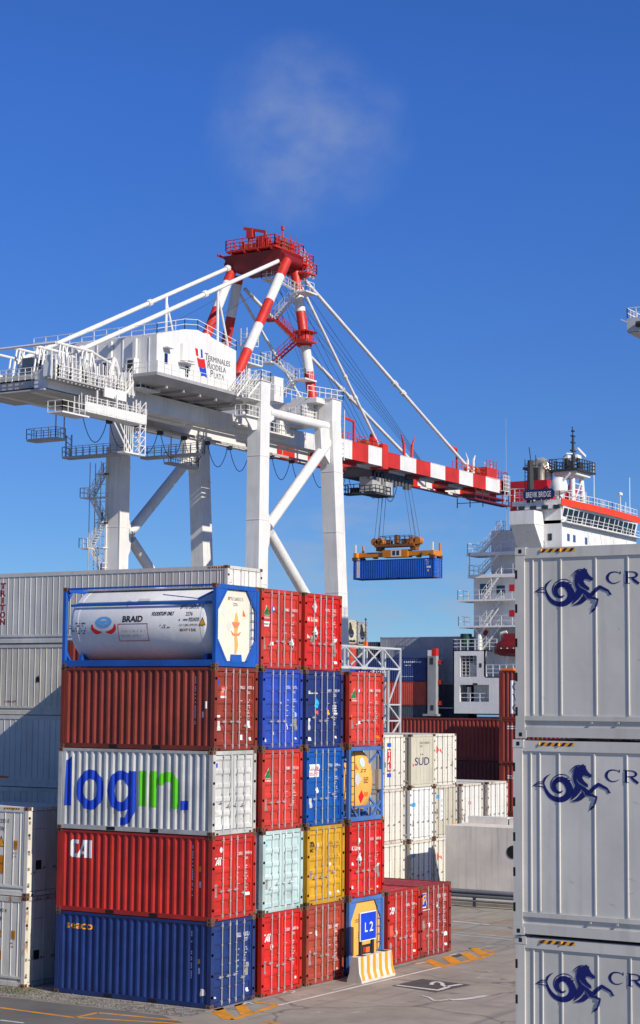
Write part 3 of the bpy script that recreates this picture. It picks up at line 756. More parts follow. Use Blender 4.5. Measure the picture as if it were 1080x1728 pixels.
on_tank_side(t, text_polys('BPTU 260532  0', 4.62, 1.82, .13, .86, .005, .15)+text_polys('2276', 4.88, 1.60, .12, .26, .005)+text_polys('RID/ADR', 5.02, 1.42, .12, .40, .012)+text_polys('MAWP 4 BAR', 4.66, 1.10, .10, .62, .02)+text_polys('N.D. T. BMSC APPROVED', 4.66, 1.28, .055, .70, .01), M_BLET)
rr = random.Random(5); on_tank_side(t, bits(.25, 1.05, .95, 1.45, 5, rr, .45)+bits(3.7, 1.20, 4.3, 1.34, 2, rr, .6)+bits(4.64, 1.42, 4.98, 1.51, 1, rr, .7), M_BLET)
on_tank_side(t, [rect(2.24, .82, 3.42, .84), rect(2.24, 1.36, 3.42, 1.38), rect(2.24, .82, 2.26, 1.38), rect(3.40, .82, 3.42, 1.38)], M_REDL, 'lettering'); on_tank_side(t, bits(2.36, .92, 3.3, 1.20, 2, rr, .6), flat('faded_red', (.6, .45, .43)))
on_tank_side(t, [disc(1.66, 1.44, .33, 22, .18)], flat('light_blue_emblem', lin(90, 150, 205)), 'emblem'); on_tank_side(t, [disc(1.66, 1.44, .16, 14, .10)], M_PALE, 'emblem')
for s_ in (-1, 1): on_tank_side(t, stroke([(1.66+s_*.08, 1.12), (1.66+s_*.28, 1.12), (1.66+s_*.44, 1.22), (1.66+s_*.46, 1.38)], [.02, .14, .13, .03]), M_REDL, 'emblem')
on_tank_side(t, [[(5.40, 1.28), (5.66, 1.28), (5.53, 1.54)]], M_BLET, 'placard'); on_tank_side(t, [[(5.43, 1.30), (5.63, 1.30), (5.53, 1.49)]], M_YEL, 'placard').location = (-.004, 0, 0)
on_tank_side(t, [[(2.36, 2.02), (2.52, 1.94), (2.62, 2.08), (2.46, 2.18)], rect(2.84, 2.02, 3.3, 2.18)], M_PALE, 'placard')
sr = MB(); sr.box((-.005+.10, .25, 1.96), (.135, L20-.25, 2.04)); sr.beam((.11, .16, 2.35), (.11, .75, 2.12), .06, .05); sr.beam((.11, .7, 2.12), (.11, 2.1, 2.28), .05, .03); sr.build('side_rail', P_FBLUE, t)
for u, v, r_ in ((.62, 1.72, .2), (.86, 1.28, .17)): on_door(t, [[(u, v-r_), (u+r_, v), (u, v+r_), (u-r_, v)]], flat('cream_placard', (.66, .62, .55)), 'placard', .005)
on_door(t, text_polys('BPTU 260532 0', .78, 2.10, .11, .86, .008)+text_polys('2276', 1.08, 1.93, .10, .24, .008), M_PALE if False else flat('grey_lettering', (.25, .24, .22)))
rp = MB()
on_door(t, stroke([(1.26, 1.72), (1.27, 1.40), (1.24, 1.0), (1.28, .70), (1.22, .42)], [.06, .26, .16, .20, .08]), paint('orange_rust_run', lin(238, 170, 92), rust=.12, rough=.6, rustcol=lin(240, 130, 30)), 'stain', .004)
on_door(t, stroke([(.98, 1.14), (1.08, 1.04), (1.24, 1.02), (1.40, 1.04), (1.52, 1.12)], [.02, .08, .05, .08, .02])+[[(1.0, 1.42), (1.48, 1.42), (1.34, 1.24), (1.14, 1.24)]], flat('coral_emblem', lin(238, 130, 96)), 'emblem', .008)
on_door(t, [[(1.62, 1.62), (1.80, 1.62), (1.64, 1.84)]], M_ORANGE, 'placard', .006)

# ---- second column
c = container('dry', L20, HS, pos(1, 0, .02, -.05), P_REDC, 'red container on the ground between the dark blue and the terracotta one')
on_door(c, cai(.16, 1.68, .25), M_WLET); on_door(c, [disc(.66, 1.50, .08, 14, .1)], M_WLET, 'emblem', .006); door_text(c, ('CAIU', '266091', '6'), '22G1', v=1.92); door_plate(c, True, .70, .17); stickers(c, [(2.1, .34, .12, .08, M_WLET)])
c = container('dry', L20, HS, pos(1, 1, .02, -.06), P_AQUA, 'pale aqua container with white bars between two red ones', bars=M_BWHT)
on_door(c, text_polys('m', .22, 2.08, .14, .14, .03), M_CYAN); door_text(c, ('TRLU', '16205', ''), '22G1', M_PALE, v=1.96); door_plate(c, True, .74, .22, M_PLATE, .32, .18); stickers(c, [(.2, 1.14, .2, .08, M_WLET), (.22, .36, .10, .2, M_PALE), (.40, .34, .16, .06, M_PALE)])
c = container('dry', L20, HS, pos(1, 2, -.02, -.03), P_REDB, 'orange-red container with a green triangle, standing on the pale aqua one')
tri_logo(c, .22, 1.66, .34); door_text(c, ('HDMU', '250116', '8'), '22G1', v=1.92); door_plate(c, True, .64, .20)
c = container('dry', L20, HS, pos(1, 3, -.03, -.02), P_ROYAL, 'plain royal blue container with no emblem, between two orange-red ones')
door_text(c, ('COCU', '021172', ''), '22G1', M_WLET, v=1.96); door_plate(c, False, .58, 2.0); stickers(c, [(1.53, .62, .06, .2, M_PALE), (2.02, 1.02, .1, .16, flat('light_blue_sticker', lin(150, 190, 235))), (.7, .46, .09, .1, M_PALE), (.2, .24, .09, .1, M_WLET), (2.06, .3, .1, .06, M_WLET), (1.12, 1.42, .06, .1, M_PALE)])
c = container('dry', L20, HS, pos(1, 4, -.13, .0), P_REDB, 'orange-red container with a green triangle, beside the white tank')
tri_logo(c, .18, 1.72, .34); on_door(c, [disc(.78, 1.93, .085, 14, .10)], M_LOGB, 'emblem', .006); on_door(c, [disc(.79, 1.94, .045, 10, .06)], M_WLET, 'emblem', .009); door_text(c, ('HDMU', '271065', '5'), '22G1', v=1.90)
on_door(c, [rect(.14, 1.36, .56, 1.52)], M_WLET, 'sticker', .006); on_door(c, bits(.18, 1.40, .52, 1.46, 1, rr), M_BLET, 'lettering', .010); door_plate(c, True, .60, .16); stickers(c, [(.14, .93, .12, .12, M_YEL), (.66, .76, .18, .11, M_WLET)]); diamond(c, 1.93, .84, .15, M_WLET, True)

# ---- third column
c = container('dry', L20, HS, pos(2, 0, .03, -.03), P_RUSTB, 'terracotta container on the ground, shaded by the blue bay sign')
on_door(c, bits(.2, 1.66, .52, 1.72, 1, rr, .9), M_WLET); on_door(c, [disc(.70, 1.66, .075, 14, .1)], M_WLET, 'emblem', .02); door_text(c, ('TCKU', '15448', '9'), '22G1', v=1.72, h=.12); door_plate(c, True, .66, .21); stickers(c, [(.28, 1.06, .05, .06, M_PALE), (2.06, .32, .09, .06, M_PALE)])
c = container('dry', L20, HS, pos(2, 1, .03, -.04), P_MUST, 'mustard yellow container with black letters on one door')
on_door(c, text_polys('m', .20, 1.92, .235, .32, .05)+text_polys('sc', .22, 1.74, .15, .28, .045), M_BLET, 'lettering', .006); on_door(c, [disc(.74, 1.92, .09, 14, .12)], flat('cream_disc', (.66, .5, .2)), 'emblem', .006)
door_text(c, ('MEDU', '17612', '2'), '22G1', flat('dark_amber_lettering', (.20, .12, .03)), v=1.94); door_plate(c, True, .86, .24, None, .28, .16); stickers(c, [(1.50, 1.22, .14, .10, M_WLET), (1.12, 1.16, .12, .10, M_WLET), (1.5, .24, .14, .12, M_PALE), (2.06, .28, .12, .08, M_WLET)])
c = container('dry', L20, HS, pos(2, 2, -.02, -.02), P_BLUE, 'medium blue container with a white square label, standing on the mustard yellow one')
on_door(c, [rect(.26, 1.62, .90, 2.04)], M_WLET, 'sticker', .006); on_door(c, text_polys('PIL', .62, 1.82, .16, .26, .02)+bits(.30, 1.66, .86, 1.78, 2, rr, .85), M_REDL, 'lettering', .010); on_door(c, [rect(.34, 1.82, .56, 1.98)], M_PALE, 'sticker', .010)
on_door(c, [disc(.76, 1.18, .1, 14, .1)], M_WLET, 'emblem', .006); door_text(c, ('PCIU', '162941', '8'), '22G1', v=1.95); door_plate(c, True, .60, .26, M_PALE, .32, .17)
c = container('dry', L20, HS, pos(2, 3, -.08, .0), P_DNAVY, 'dark navy container with a sky-blue blot beside the plain royal blue one')
on_door(c, bits(.22, 1.78, .95, 1.86, 1, rr, .9)+[[(.22, 1.80), (.40, 1.80), (.36, 1.90), (.20, 1.90)]], M_WLET); on_door(c, [[(.66, 1.36), (.86, 1.32), (.93, 1.45), (.88, 1.52), (.80, 1.66), (.72, 1.56), (.64, 1.54)]], M_CYAN, 'emblem', .010); on_door(c, [[(.66, 1.22), (.92, 1.24), (.84, 1.10), (.70, 1.16)]], M_CORAL, 'emblem', .010)
on_door(c, [rect(1.48, 1.10, 1.60, 1.26)], M_YEL, 'sticker', .010); door_text(c, ('INKU', '274506', '8'), '22G1', v=1.86, h=.11); on_door(c, bits(1.84, 1.1, 2.14, 1.44, 4, rr, .9), M_WLET); door_plate(c, True, .58, .18, M_PALE, .32, .18); stickers(c, [(.20, .88, .2, .1, M_WLET), (.22, .14+.1, .2, .12, M_WLET), (2.0, .3, .12, .08, M_WLET)])
c = container('dry', L20, HS, pos(2, 4, -.16, .02), P_REDC, 'scarlet container with two diamond placards, on the dark navy one')
on_door(c, [rect(.20, 1.62, 1.0, 1.80)], M_CORAL, 'sticker', .006); on_door(c, text_polys('K Line', .30, 1.65, .125, .62, .02), M_WLET, 'lettering', .010); diamond(c, .72, 2.14, .16, M_PALE); diamond(c, .76, 1.26, .18, M_WLET, True)
on_door(c, [[(.22, 1.06), (.42, 1.08), (.32, 1.16), (.22, 1.30)]], M_PALE, 'sticker', .008); door_text(c, ('KKTU', '787632', '5'), '22G1', v=2.02); door_plate(c, False, .50, 1.98); stickers(c, [(1.98, .98, .2, .12, M_WLET), (2.0, .24, .2, .09, M_WLET), (.44, .96, .24, .2, M_PLATE)])

# ---- fourth column: two tanks and two boxes
t = tank_container(pos(3, 0, .07, -.05), P_FBLUE2, P_TANKY, 'amber tank in a pale blue frame on the ground behind the bay sign', 'plate')
on_door(t, bits(.55, 1.72, 1.0, 1.86, 2, rr, .7)+bits(.75, 1.10, 1.05, 1.5, 5, rr, .6), flat('faded_black', (.18, .12, .06)), 'lettering'); on_door(t, [rect(1.05, .52, 1.62, .94)], M_BLET, 'placard', .02); on_door(t, [rect(1.26, .66, 1.54, .84)], M_ORANGE, 'placard', .024); on_door(t, [rect(1.1, .68, 1.18, .86)], M_RED_S, 'placard', .024)
c = container('dry', L20, HS, pos(3, 1, .06, -.05), P_REDC, 'scarlet container with one white diamond placard, sandwiched between two tanks')
on_door(c, text_polys('K Line', .26, 1.62, .15, .60, .025), M_WLET); on_door(c, [disc(.73, 1.92, .08, 14, .12)], M_WLET, 'emblem', .008); diamond(c, .76, 1.30, .18, M_WLET, True); door_text(c, ('KKTU', '785970', '8'), '22G1', v=1.90); door_plate(c, False, .58, 2.0); stickers(c, [(.2, 1.12, .16, .1, M_WLET), (.24, .32, .14, .1, M_WLET), (2.0, .98, .16, .1, M_WLET), (1.98, .24, .1, .06, M_WLET), (1.5, .2, .2, .05, M_ORANGE)])
t = tank_container(pos(3, 2, .04, -.02), P_FBLUE2, P_TANKY, 'amber round tank in an open pale blue frame halfway up the column', 'open')
def on_dish(t, polys, m, name='placard', off=.0):
    i = INFO[t.name]; r_ = i['r']; pr = [(0, 0), (.15, 0), (.55, .02), (.80, .07), (.94, .15), (1.0, .28), (3, .3)]
    polys = clip(clip(polys, [k*.09 for k in range(30)], 0), [k*.09 for k in range(30)], 1)
    def fn(u, v): return (u, .188+prof_at(pr, math.hypot(u-W/2, v-i['zc'])/r_)-off, v)
    return decal(polys, fn).build(name, m, t)
on_dish(t, [disc(1.30, 2.02, .17, 16)], flat('pale_blue_disc', lin(190, 215, 235))); on_dish(t, [[(.92, 1.20), (1.20, 1.44), (.92, 1.70), (.68, 1.44)]], M_PALE); on_dish(t, [[(1.22, .60), (1.40, .84), (1.22, 1.06), (1.02, .84)]], M_RED_S); on_dish(t, [rect(1.42, .84, 1.70, .98)], M_ORANGE)
on_dish(t, bits(1.36, 1.28, 1.72, 1.52, 4, rr, .85)+bits(1.15, 1.66, 1.6, 1.80, 2, rr, .5), flat('brown_lettering', (.12, .07, .03)), 'lettering'); on_dish(t, [[(.78, 1.82), (1.02, 1.76), (.80, 2.04)]], M_ORANGE)
bx = MB(); bx.box((W-.33, .02, 1.06), (W-.12, .16, 1.76)); bx.build('document_box', M_PLATE, t)
c = container('dry', L20, HS, pos(3, 3, .03, -.02), P_REDB, 'orange-red container with a green triangle, on top of the amber round tank')
tri_logo(c, .20, 1.66, .34); on_door(c, [disc(.74, 1.92, .085, 14, .10)], M_LOGB, 'emblem', .006); on_door(c, [disc(.75, 1.93, .045, 10, .06)], M_WLET, 'emblem', .009); door_text(c, ('HDMU', '250119', '8'), '22G1', v=1.90); door_plate(c, True, .60, .18, None, .32); stickers(c, [(.14, .98, .12, .1, M_YEL), (.70, .78, .2, .1, M_WLET), (1.12, 1.30, .06, .16, M_WLET), (2.0, .5, .2, .18, M_RED_S), (2.0, .26, .26, .1, M_ORANGE)])

# ---- two single containers at the end of the row
c = container('dry', L20, HS, pos(4, 0, .11, -.02), P_REDA, 'single red container on the ground beside the maroon one')
on_door(c, cai(.16, 1.78, .24), M_WLET); on_door(c, [rect(.14, .98, .5, 1.38)], M_CORAL, 'sticker', .006); on_door(c, [disc(.72, 1.12, .09, 14, .11)], flat('tan_disc', (.6, .4, .25)), 'emblem', .008); door_text(c, ('CAXU', '802914', '8'), '22G1', v=1.98); door_plate(c, True, .50, .2, None, .3, .18); stickers(c, [(1.96, .62, .26, .36, M_CORAL), (2.02, .30, .2, .07, M_WLET)])
c = container('dry', L20, HS, pos(5, 0, -.06, .02), paint('maroon_red_paint', lin(150, 44, 38), rust=.14, rough=.5), 'maroon container on the ground with a square blue and yellow emblem', doorm=paint('patched_red_paint', lin(158, 50, 42), rust=.1, rough=.5, var=.25))
on_door(c, [rect(.16, 1.78, .56, 2.38-.06)], M_WLET, 'emblem', .006); on_door(c, [rect(.19, 1.82, .53, 2.29)], M_LOGB, 'emblem', .009); on_door(c, stroke([(.26, 1.92), (.34, 2.04), (.48, 2.08)], [.09, .09, .05])+stroke([(.28, 2.08), (.36, 2.18), (.50, 2.22)], [.08, .08, .05]), M_YEL, 'emblem', .012); on_door(c, bits(.16, 1.66, .86, 1.72, 1, rr, .95), M_WLET)
door_text(c, ('FESU', '516040', '8'), '22G1', v=2.06, h=.13); on_door(c, [disc(1.42, 1.82, .08, 14, .11)], M_WLET, 'emblem', .008); on_door(c, [[(.76, 1.0), (.86, 1.20), (.66, 1.20)]], M_WLET, 'emblem', .008); door_plate(c, True, .98, .22, None, .34, .2); stickers(c, [(1.94, .62, .26, .14, M_WLET), (2.0, .26, .2, .08, M_WLET)])

# ---- unseen stack added behind the fourth column to cast its shadow on the reefers
for k in range(4):
    container('dry', L20, 2.896, (8.22, 6.42, k*2.896), P_BROWN, 'brown container in the second bay hidden behind the fourth column', 'unseen brown containers added for their shadow', detail=0)

# ------------------------------------------------------------------ bay sign on its barrier
sg = thing('bay_sign', 'blue square bay sign lettered L2 on two posts', 'sign', (8.4, -.95, 0))
def SP(px, py): p = P(px, py, y=-1.0); return (p.x-8.4, p.z)
q = [SP(607.5, 1589), SP(634.5, 1583.5), SP(635, 1535.5), SP(607.5, 1541)]
zb, zt = min(q[0][1], q[1][1]), max(q[2][1], q[3][1]); xa, xb = q[0][0], q[1][0]
mb = MB(); mb.box((xa, -.06, zb), (xb, -.02, zt)); mb.build('sign_board', M_WLET, sg)
mb = MB(); mb.box((xa+.03, -.066, zb+.03), (xb-.03, -.059, zt-.03)); mb.build('sign_face', paint('sign_blue', lin(0, 62, 205), rust=.06, rough=.4, var=.08, dirt=.3, scale=2.5, bump=.1, rustcol=(.2, .25, .4)), sg)
wdt = xb-xa; decal(text_polys('L', xa+wdt*.27, zb+(zt-zb)*.31, (zt-zb)*.34, wdt*.17, .012)+text_polys('2', xa+wdt*.56, zb+(zt-zb)*.31, (zt-zb)*.34, wdt*.22, .012), lambda u, v: (u, -.072, v)).build('lettering', M_WLET, sg)
for x in (xa+.12, xb-.16):
    mb = MB(); mb.box((x, -.015, .55), (x+.10, .08, zt-.05)); mb.build('post', M_DARK, sg)
br = thing('concrete_barrier', 'concrete barrier with orange and white stripes under the bay sign', 'barrier', (8.4, -.95, 0))
bp_ = [(-.28, 0), (.28, 0), (.28, .08), (.19, .32), (.14, .84), (-.14, .84), (-.19, .32), (-.28, .08)]
M_BCONC = paint('barrier_concrete', (.46, .44, .40), rust=.12, rough=.85, var=.12, rustcol=(.2, .18, .15)); M_BSTR = paint('barrier_orange', lin(244, 150, 30), rust=.26, rough=.8, scale=3, dirt=.35, rustcol=(.4, .33, .22)); M_BWH = paint('barrier_white', (.66, .62, .52), rust=.26, scale=3, dirt=.4, rough=.85, rustcol=(.35, .32, .26))
xl, xr = P(598, 1648, y=-.95).x-8.4, P(655, 1636, y=-.95).x-8.4
mb = MB(); mb.loft([(xl, y, z) for y, z in bp_], [(xr, y, z) for y, z in bp_]); mb.build('block', M_BWH, br)
ee = MB(); ee.prism([(y, z) for y, z in bp_], lambda u, v, d: (d, u, v), xl-.004, xl-.012); ee.build('end_face', M_BCONC, br)
for k in range(6):
    x = xl+.06+k*(xr-xl)/5.6; mb = MB(); wd = .19; sl = .13
    for (ya, za), (yb, zb_) in zip(bp_[::-1][0:3], bp_[::-1][1:4]): pass
    pf = [(-.284, .08), (-.194, .32), (-.144, .84)]
    for (ya, za), (yb, zb_) in zip(pf, pf[1:]):
        f = lambda z: x+z*sl
        mb.add([(min(xr, f(za)), ya, za), (min(xr, f(za)+wd), ya, za), (min(xr, f(zb_)+wd), yb, zb_), (min(xr, f(zb_)), yb, zb_)], [(0, 1, 2, 3)])
    mb.build('stripe', M_BSTR, br)
mb = MB()
for x in (xl+.35, xr-.45): mb.box((x, -.14, .78), (x+.2, .14, .86))
mb.build('lifting_socket', M_DARK, br)

# ------------------------------------------------------------------ refrigerated containers
L40, HC = 12.192, 2.896
P_RG = paint('reefer_silver_grey', (.60, .58, .53), rust=.07, rough=.42, var=.09, dirt=.24, scale=.7, bump=.22, rustcol=(.30, .25, .20))
P_RC = paint('reefer_cream_grey', (.60, .56, .47), rust=.12, rough=.5, var=.10, dirt=.34, scale=.8, bump=.3)
P_RW = paint('reefer_chalk_white', (.72, .68, .58), rust=.15, rough=.5, var=.09, dirt=.32, scale=.8, bump=.3, rustcol=(.30, .15, .06))
P_RDOOR = paint('reefer_door_white', (.70, .69, .65), rust=.05, rough=.5, var=.05, dirt=.15)
P_CREAM = paint('reefer_ivory', (.70, .67, .58), rust=.10, rough=.5, var=.07, dirt=.2, rustcol=(.34, .17, .06))
P_BEIGE = paint('reefer_beige', (.52, .49, .39), rust=.05, rough=.5, var=.06, dirt=.2)
M_RUSTPOST = paint('rusty_reefer_post', (.60, .56, .48), rust=.62, rough=.7, var=.1, rustcol=(.32, .15, .05))
M_NAVYL = flat('navy_emblem', lin(10, 22, 100), .5)
def hazard(t, u0, v, w_=.62, n=6, h=.05, side=True):
    f = on_side if side else on_door
    f(t, [rect(u0, v, u0+w_, v+h)], M_YEL, 'hazard_strip', .024 if side else .012)
    f(t, [[(u0+w_*(k+.1)/n, v), (u0+w_*(k+.55)/n, v), (u0+w_*(k+.95)/n, v+h), (u0+w_*(k+.5)/n, v+h)] for k in range(n)], M_BLET, 'hazard_strip', .0275 if side else .015)

# three tiers in sight with a sea-horse emblem; the fourth stands under them
ribs_cr = [L40-y for y in (.285, .43, .745, 1.31, 1.82)]+[L40-1.82-.52*k for k in range(1, 19)]
def sea_horse():
    """sea-horse emblem, traced in its own units (5.684 to the pixel)"""
    o = []
    o += stroke([(266, 326), (240, 288), (236, 238), (260, 192), (302, 163), (355, 153), (402, 168), (440, 205)], [3, 8, 10, 10, 9, 8, 6, 1])
    o += stroke([(166, 222), (170, 262), (190, 315), (228, 362), (285, 389), (335, 387), (380, 365), (410, 328), (416, 285), (400, 246), (372, 214), (335, 200), (296, 210), (268, 242), (268, 285), (290, 316), (325, 322), (354, 302)],
                [8, 16, 30, 40, 46, 50, 58, 66, 70, 68, 62, 54, 46, 42, 40, 32, 20, 2], 5)
    o += stroke([(60, 277), (88, 258), (120, 238), (168, 234)], [2, 8, 9, 7])+stroke([(60, 277), (95, 264), (135, 252), (170, 258)], [2, 7, 8, 5])+stroke([(62, 278), (110, 279), (150, 280), (182, 302), (212, 352)], [2, 9, 10, 14, 10])
    o += stroke([(232, 157), (200, 180), (176, 208), (168, 240)], [1, 14, 22, 14])+stroke([(300, 210), (335, 182), (352, 168)], [20, 12, 2])+stroke([(345, 205), (380, 188), (412, 186)], [26, 16, 2])+stroke([(385, 225), (410, 205), (428, 212)], [30, 16, 4])
    o += tri_fan([(470, 250), (455, 215), (448, 170), (455, 120), (480, 85), (515, 62), (548, 43), (556, 56), (572, 58), (572, 78), (592, 112), (626, 142), (628, 157), (612, 167), (588, 156), (560, 150), (542, 152), (538, 172), (554, 200), (592, 232), (592, 262), (545, 240), (502, 212), (480, 178), (484, 205), (505, 232), (560, 260), (602, 285), (640, 242), (684, 208), (700, 210), (775, 248), (808, 298), (780, 298), (768, 270), (692, 240), (630, 305), (590, 335), (570, 333), (556, 305), (527, 280), (512, 312), (485, 345), (445, 378), (425, 388), (443, 340), (450, 300)])
    o += stroke([(520, 58), (480, 66), (448, 88), (415, 128)], [10, 12, 9, 1])+stroke([(490, 74), (460, 98), (430, 140)], [12, 9, 1])
    o += tri_fan([(535, 292), (550, 318), (568, 345), (530, 378), (480, 395), (424, 399), (462, 380), (500, 350), (526, 315)])
    o += stroke([(590, 330), (632, 328), (678, 344)], [14, 24, 16])+stroke([(672, 338), (664, 380), (646, 436)], [18, 16, 14])+stroke([(655, 428), (632, 440), (612, 464)], [14, 20, 10])
    return o
SEA = sea_horse()
CRX, CRY = -21.5, -20.24
def cr_uv(px, py):          # position on the top box face: u from its far end, v above its foot
    p = P(px, py, x=CRX); return (CRY-p.y, p.z-3*(HC+.02)-.02)
a_ = cr_uv(890, 950); b_ = cr_uv(1080, 950); c_ = cr_uv(890, 1040)
def cr_map(q): return (a_[0]+(b_[0]-a_[0])*q[0]/1080+(c_[0]-a_[0])*q[1]/512, a_[1]+(b_[1]-a_[1])*q[0]/1080+(c_[1]-a_[1])*q[1]/512)
SEA_UV = [[cr_map(q) for q in p] for p in SEA]
cr_words = ('topmost', 'second from the top', 'third from the top', 'lowest')
for k in (3, 2, 1, 0):
    t = container('reefer', L40, HC, (CRX, CRY-L40, k*(HC+.02)+.02), P_RG, 'silver grey container with a navy sea-horse, %s in its stack' % cr_words[3-k], 'silver grey sea-horse containers', detail=1, ribs=ribs_cr, cast=P_RG)
    jx = (0, .015, -.01, .02)[k]; t.location.x += jx; t.location.y += (-.02, .01, .03, 0)[k]
    cu = cr_map((750, 192)); du = cr_map((888, 192)); tv = cr_map((750, 78))
    on_side(t, SEA_UV, M_NAVYL, 'emblem', .003)
    # serifed capitals: drawn strokes for C and R
    def lt(pts, wid): return [[cr_map(q) for q in p] for p in stroke(pts, wid, 5)]
    lo = lt([(884, 98), (862, 86), (828, 82), (790, 92), (768, 118), (764, 145), (780, 172), (812, 188), (850, 184), (886, 166)], [4, 7, 10, 16, 26, 26, 18, 10, 8, 3])
    lo += [[cr_map(q) for q in p] for p in ([(880, 76), (890, 76), (890, 104), (884, 104)], [(934, 78), (962, 78), (962, 188), (934, 188)], [(922, 76), (975, 76), (975, 82), (922, 82)], [(922, 186), (975, 186), (975, 192), (922, 192)])]
    lo += lt([(960, 82), (1000, 80), (1030, 90), (1040, 108), (1024, 128), (962, 136)], [8, 8, 14, 24, 14, 7])+lt([(990, 134), (1020, 162), (1060, 190)], [14, 26, 22])
    nx = 1112
    lo += lt([(nx+60, 80), (nx+12, 90), (nx-10, 134), (nx+12, 178), (nx+60, 190), (nx+108, 178), (nx+128, 134), (nx+108, 90), (nx+60, 80)], [8, 20, 26, 20, 8, 20, 26, 20, 8])
    on_side(t, lo, M_NAVYL, 'lettering', .003)
    sc_ = random.Random(20+k); po = []
    for _ in range(7):
        u, v = sc_.uniform(.4, 2.0), sc_.uniform(.45, 2.5); a = sc_.uniform(-.12, .12); po += stroke([(u, v), (u+a*.5, v-sc_.uniform(.01, .03)), (u+a, v-.04)], [.002, .006, .002], 2)
    on_side(t, po, paint('scuff_grey', (.40, .39, .37), rust=.1, rough=.7), 'scuff', .0025)
    hazard(t, .40+sc_.uniform(-.03, .05), HC-.085, .56+sc_.uniform(-.03, .03), 5, .05)
    for i in range(5): MB().box((-.002, L40-.035, .34+i*.52), (.03, L40+.003, .47+i*.52)).build('lashing_recess', M_HOLE, t)
    for u in (1.24, 1.66, 4.2, 6.0): MB().tube((-.012, L40-u, .245), (.03, L40-u, .245), .018, n=8).build('plug', M_STEEL, t)

# the long stack behind the block
TX, TY = 10.95, 6.98
pal = [P_RC, P_RC, P_RG, P_RC, P_RG]
tl = ['grey-white container, lowest of the long stack behind the white tank', 'shaded container second from the ground in the long stack behind the block', 'shaded container in the middle of the long stack behind the block', 'cream ribbed container with a torn hole, under the silver ribbed one', 'silver ribbed container with dark red vertical capitals, behind the white tank']
for k in range(5):
    t = container('reefer', L40, HC, (TX+(0, .03, -.02, .03, 0)[k], TY, k*HC), pal[k], tl[k], detail=2 if k == 4 else 1, doorm=P_RDOOR, ribs=[.24, .36, .48]+[.80+.297*i for i in range(38)], bars=M_STEEL)
    if k == 4:
        u_ = L40-(P(0, 1000, x=TX).y-TY)
        for i, ch in enumerate('TRITON'): on_side(t, text_polys(ch, u_+(.0 if ch != 'I' else .10), 2.26-i*.295, .245, .30 if ch != 'I' else .10, .035), flat('maroon_lettering', lin(140, 36, 44)))
        on_side(t, text_polys('TTNU 820510 7', L40-1.86, 2.08, .12, 1.05, .003)+text_polys('45R1', L40-1.45, 1.86, .12, .32, .003), M_DARK); hazard(t, L40-.95, HC-.10, .78, 8, .06); hazard(t, .2, HC-.10, .42, 5, .06, False); hazard(t, W-.64, HC-.10, .42, 5, .06, False)
        on_door(t, bits(.2, 2.2, .34, 2.36, 2, rr, .7)+bits(1.62, 1.9, 1.74, 2.0, 1, rr)+bits(1.9, 1.7, 2.06, 1.78, 1, rr), M_PLATE)
    if k == 3:
        on_side(t, text_polys('FORKLIFT', L40-10.95, .50, .085, .62, .01), flat('maroon_lettering', lin(140, 36, 44)))
        on_side(t, [[(2.86, 1.28), (2.96, 1.36), (3.02, 1.30), (3.06, 1.42), (2.98, 1.62), (2.92, 1.52), (2.86, 1.54)]], M_HOLE, 'torn_hole', .012)
    if k == 2: on_side(t, [rect(L40-11.2, .34, L40-10.62, .42)], M_ORANGE, 'sticker', .03)
# two standing left of the block, door ends half in its shadow
for k, (lb, mt, pm_) in enumerate((('dirty white container with rusty corners at the foot of the short white stack', P_RW, M_RUSTPOST), ('white container with yellow warning stickers resting on the rusty-cornered one', P_RW, P_RW))):
    t = container('reefer', L40, HC, (.06+.05*k, 7.36+.03*k, k*HC), mt, lb, detail=2, posts=pm_, ribs=[.22, .34, .62, 1.0, 1.42]+[1.82+.41*i for i in range(25)], cast=M_CAST, doorm=P_RW)
    u = L40-1.0
    on_side(t, [[(u-.31, 1.58), (u+.01, 1.58), (u-.15, 1.94)]], M_BLET, 'placard', .006); on_side(t, [[(u-.28, 1.60), (u-.02, 1.60), (u-.15, 1.88)]], M_YEL, 'placard', .009)
    on_side(t, [rect(u-.34, .82-.1*k, u-.0, 1.12+.18*k), rect(u+.40, 1.52, u+.56, 1.80)], flat('amber_sticker', lin(214, 130, 20)), 'sticker', .014); on_side(t, bits(u-.30, .86, u-.04, 1.06+.14*k, 3, rr, .8)+bits(u+.42, 1.56, u+.54, 1.76, 3, rr, .8), flat('dark_amber_lettering', (.20, .12, .03)), 'lettering', .017)
    on_side(t, text_polys('GMDU 902255 0' if k else 'CRSU 484140 4', u-.95, 2.36, .13, 1.12, .004)+text_polys('45R1', u-.3, 2.12, .12, .3, .004), flat('slate_lettering', (.07, .07, .09)))
    on_side(t, bits(u+.36, 1.22, u+.52, 1.44, 2, rr, .7), M_PLATE)
    if k: hazard(t, L40-1.05, HC-.09, .68, 7, .05)
    for i in range(5): MB().box((.03, -.007, .34+i*.50), (.13, .01, .44+i*.50)).build('hinge', M_PLATE, t)
    on_door(t, bits(.5, 2.15, .9, 2.2, 1, rr, .9), M_PLATE); on_door(t, [rect(.45, .85, .75, 1.15)], M_BLET, 'sticker', .006)

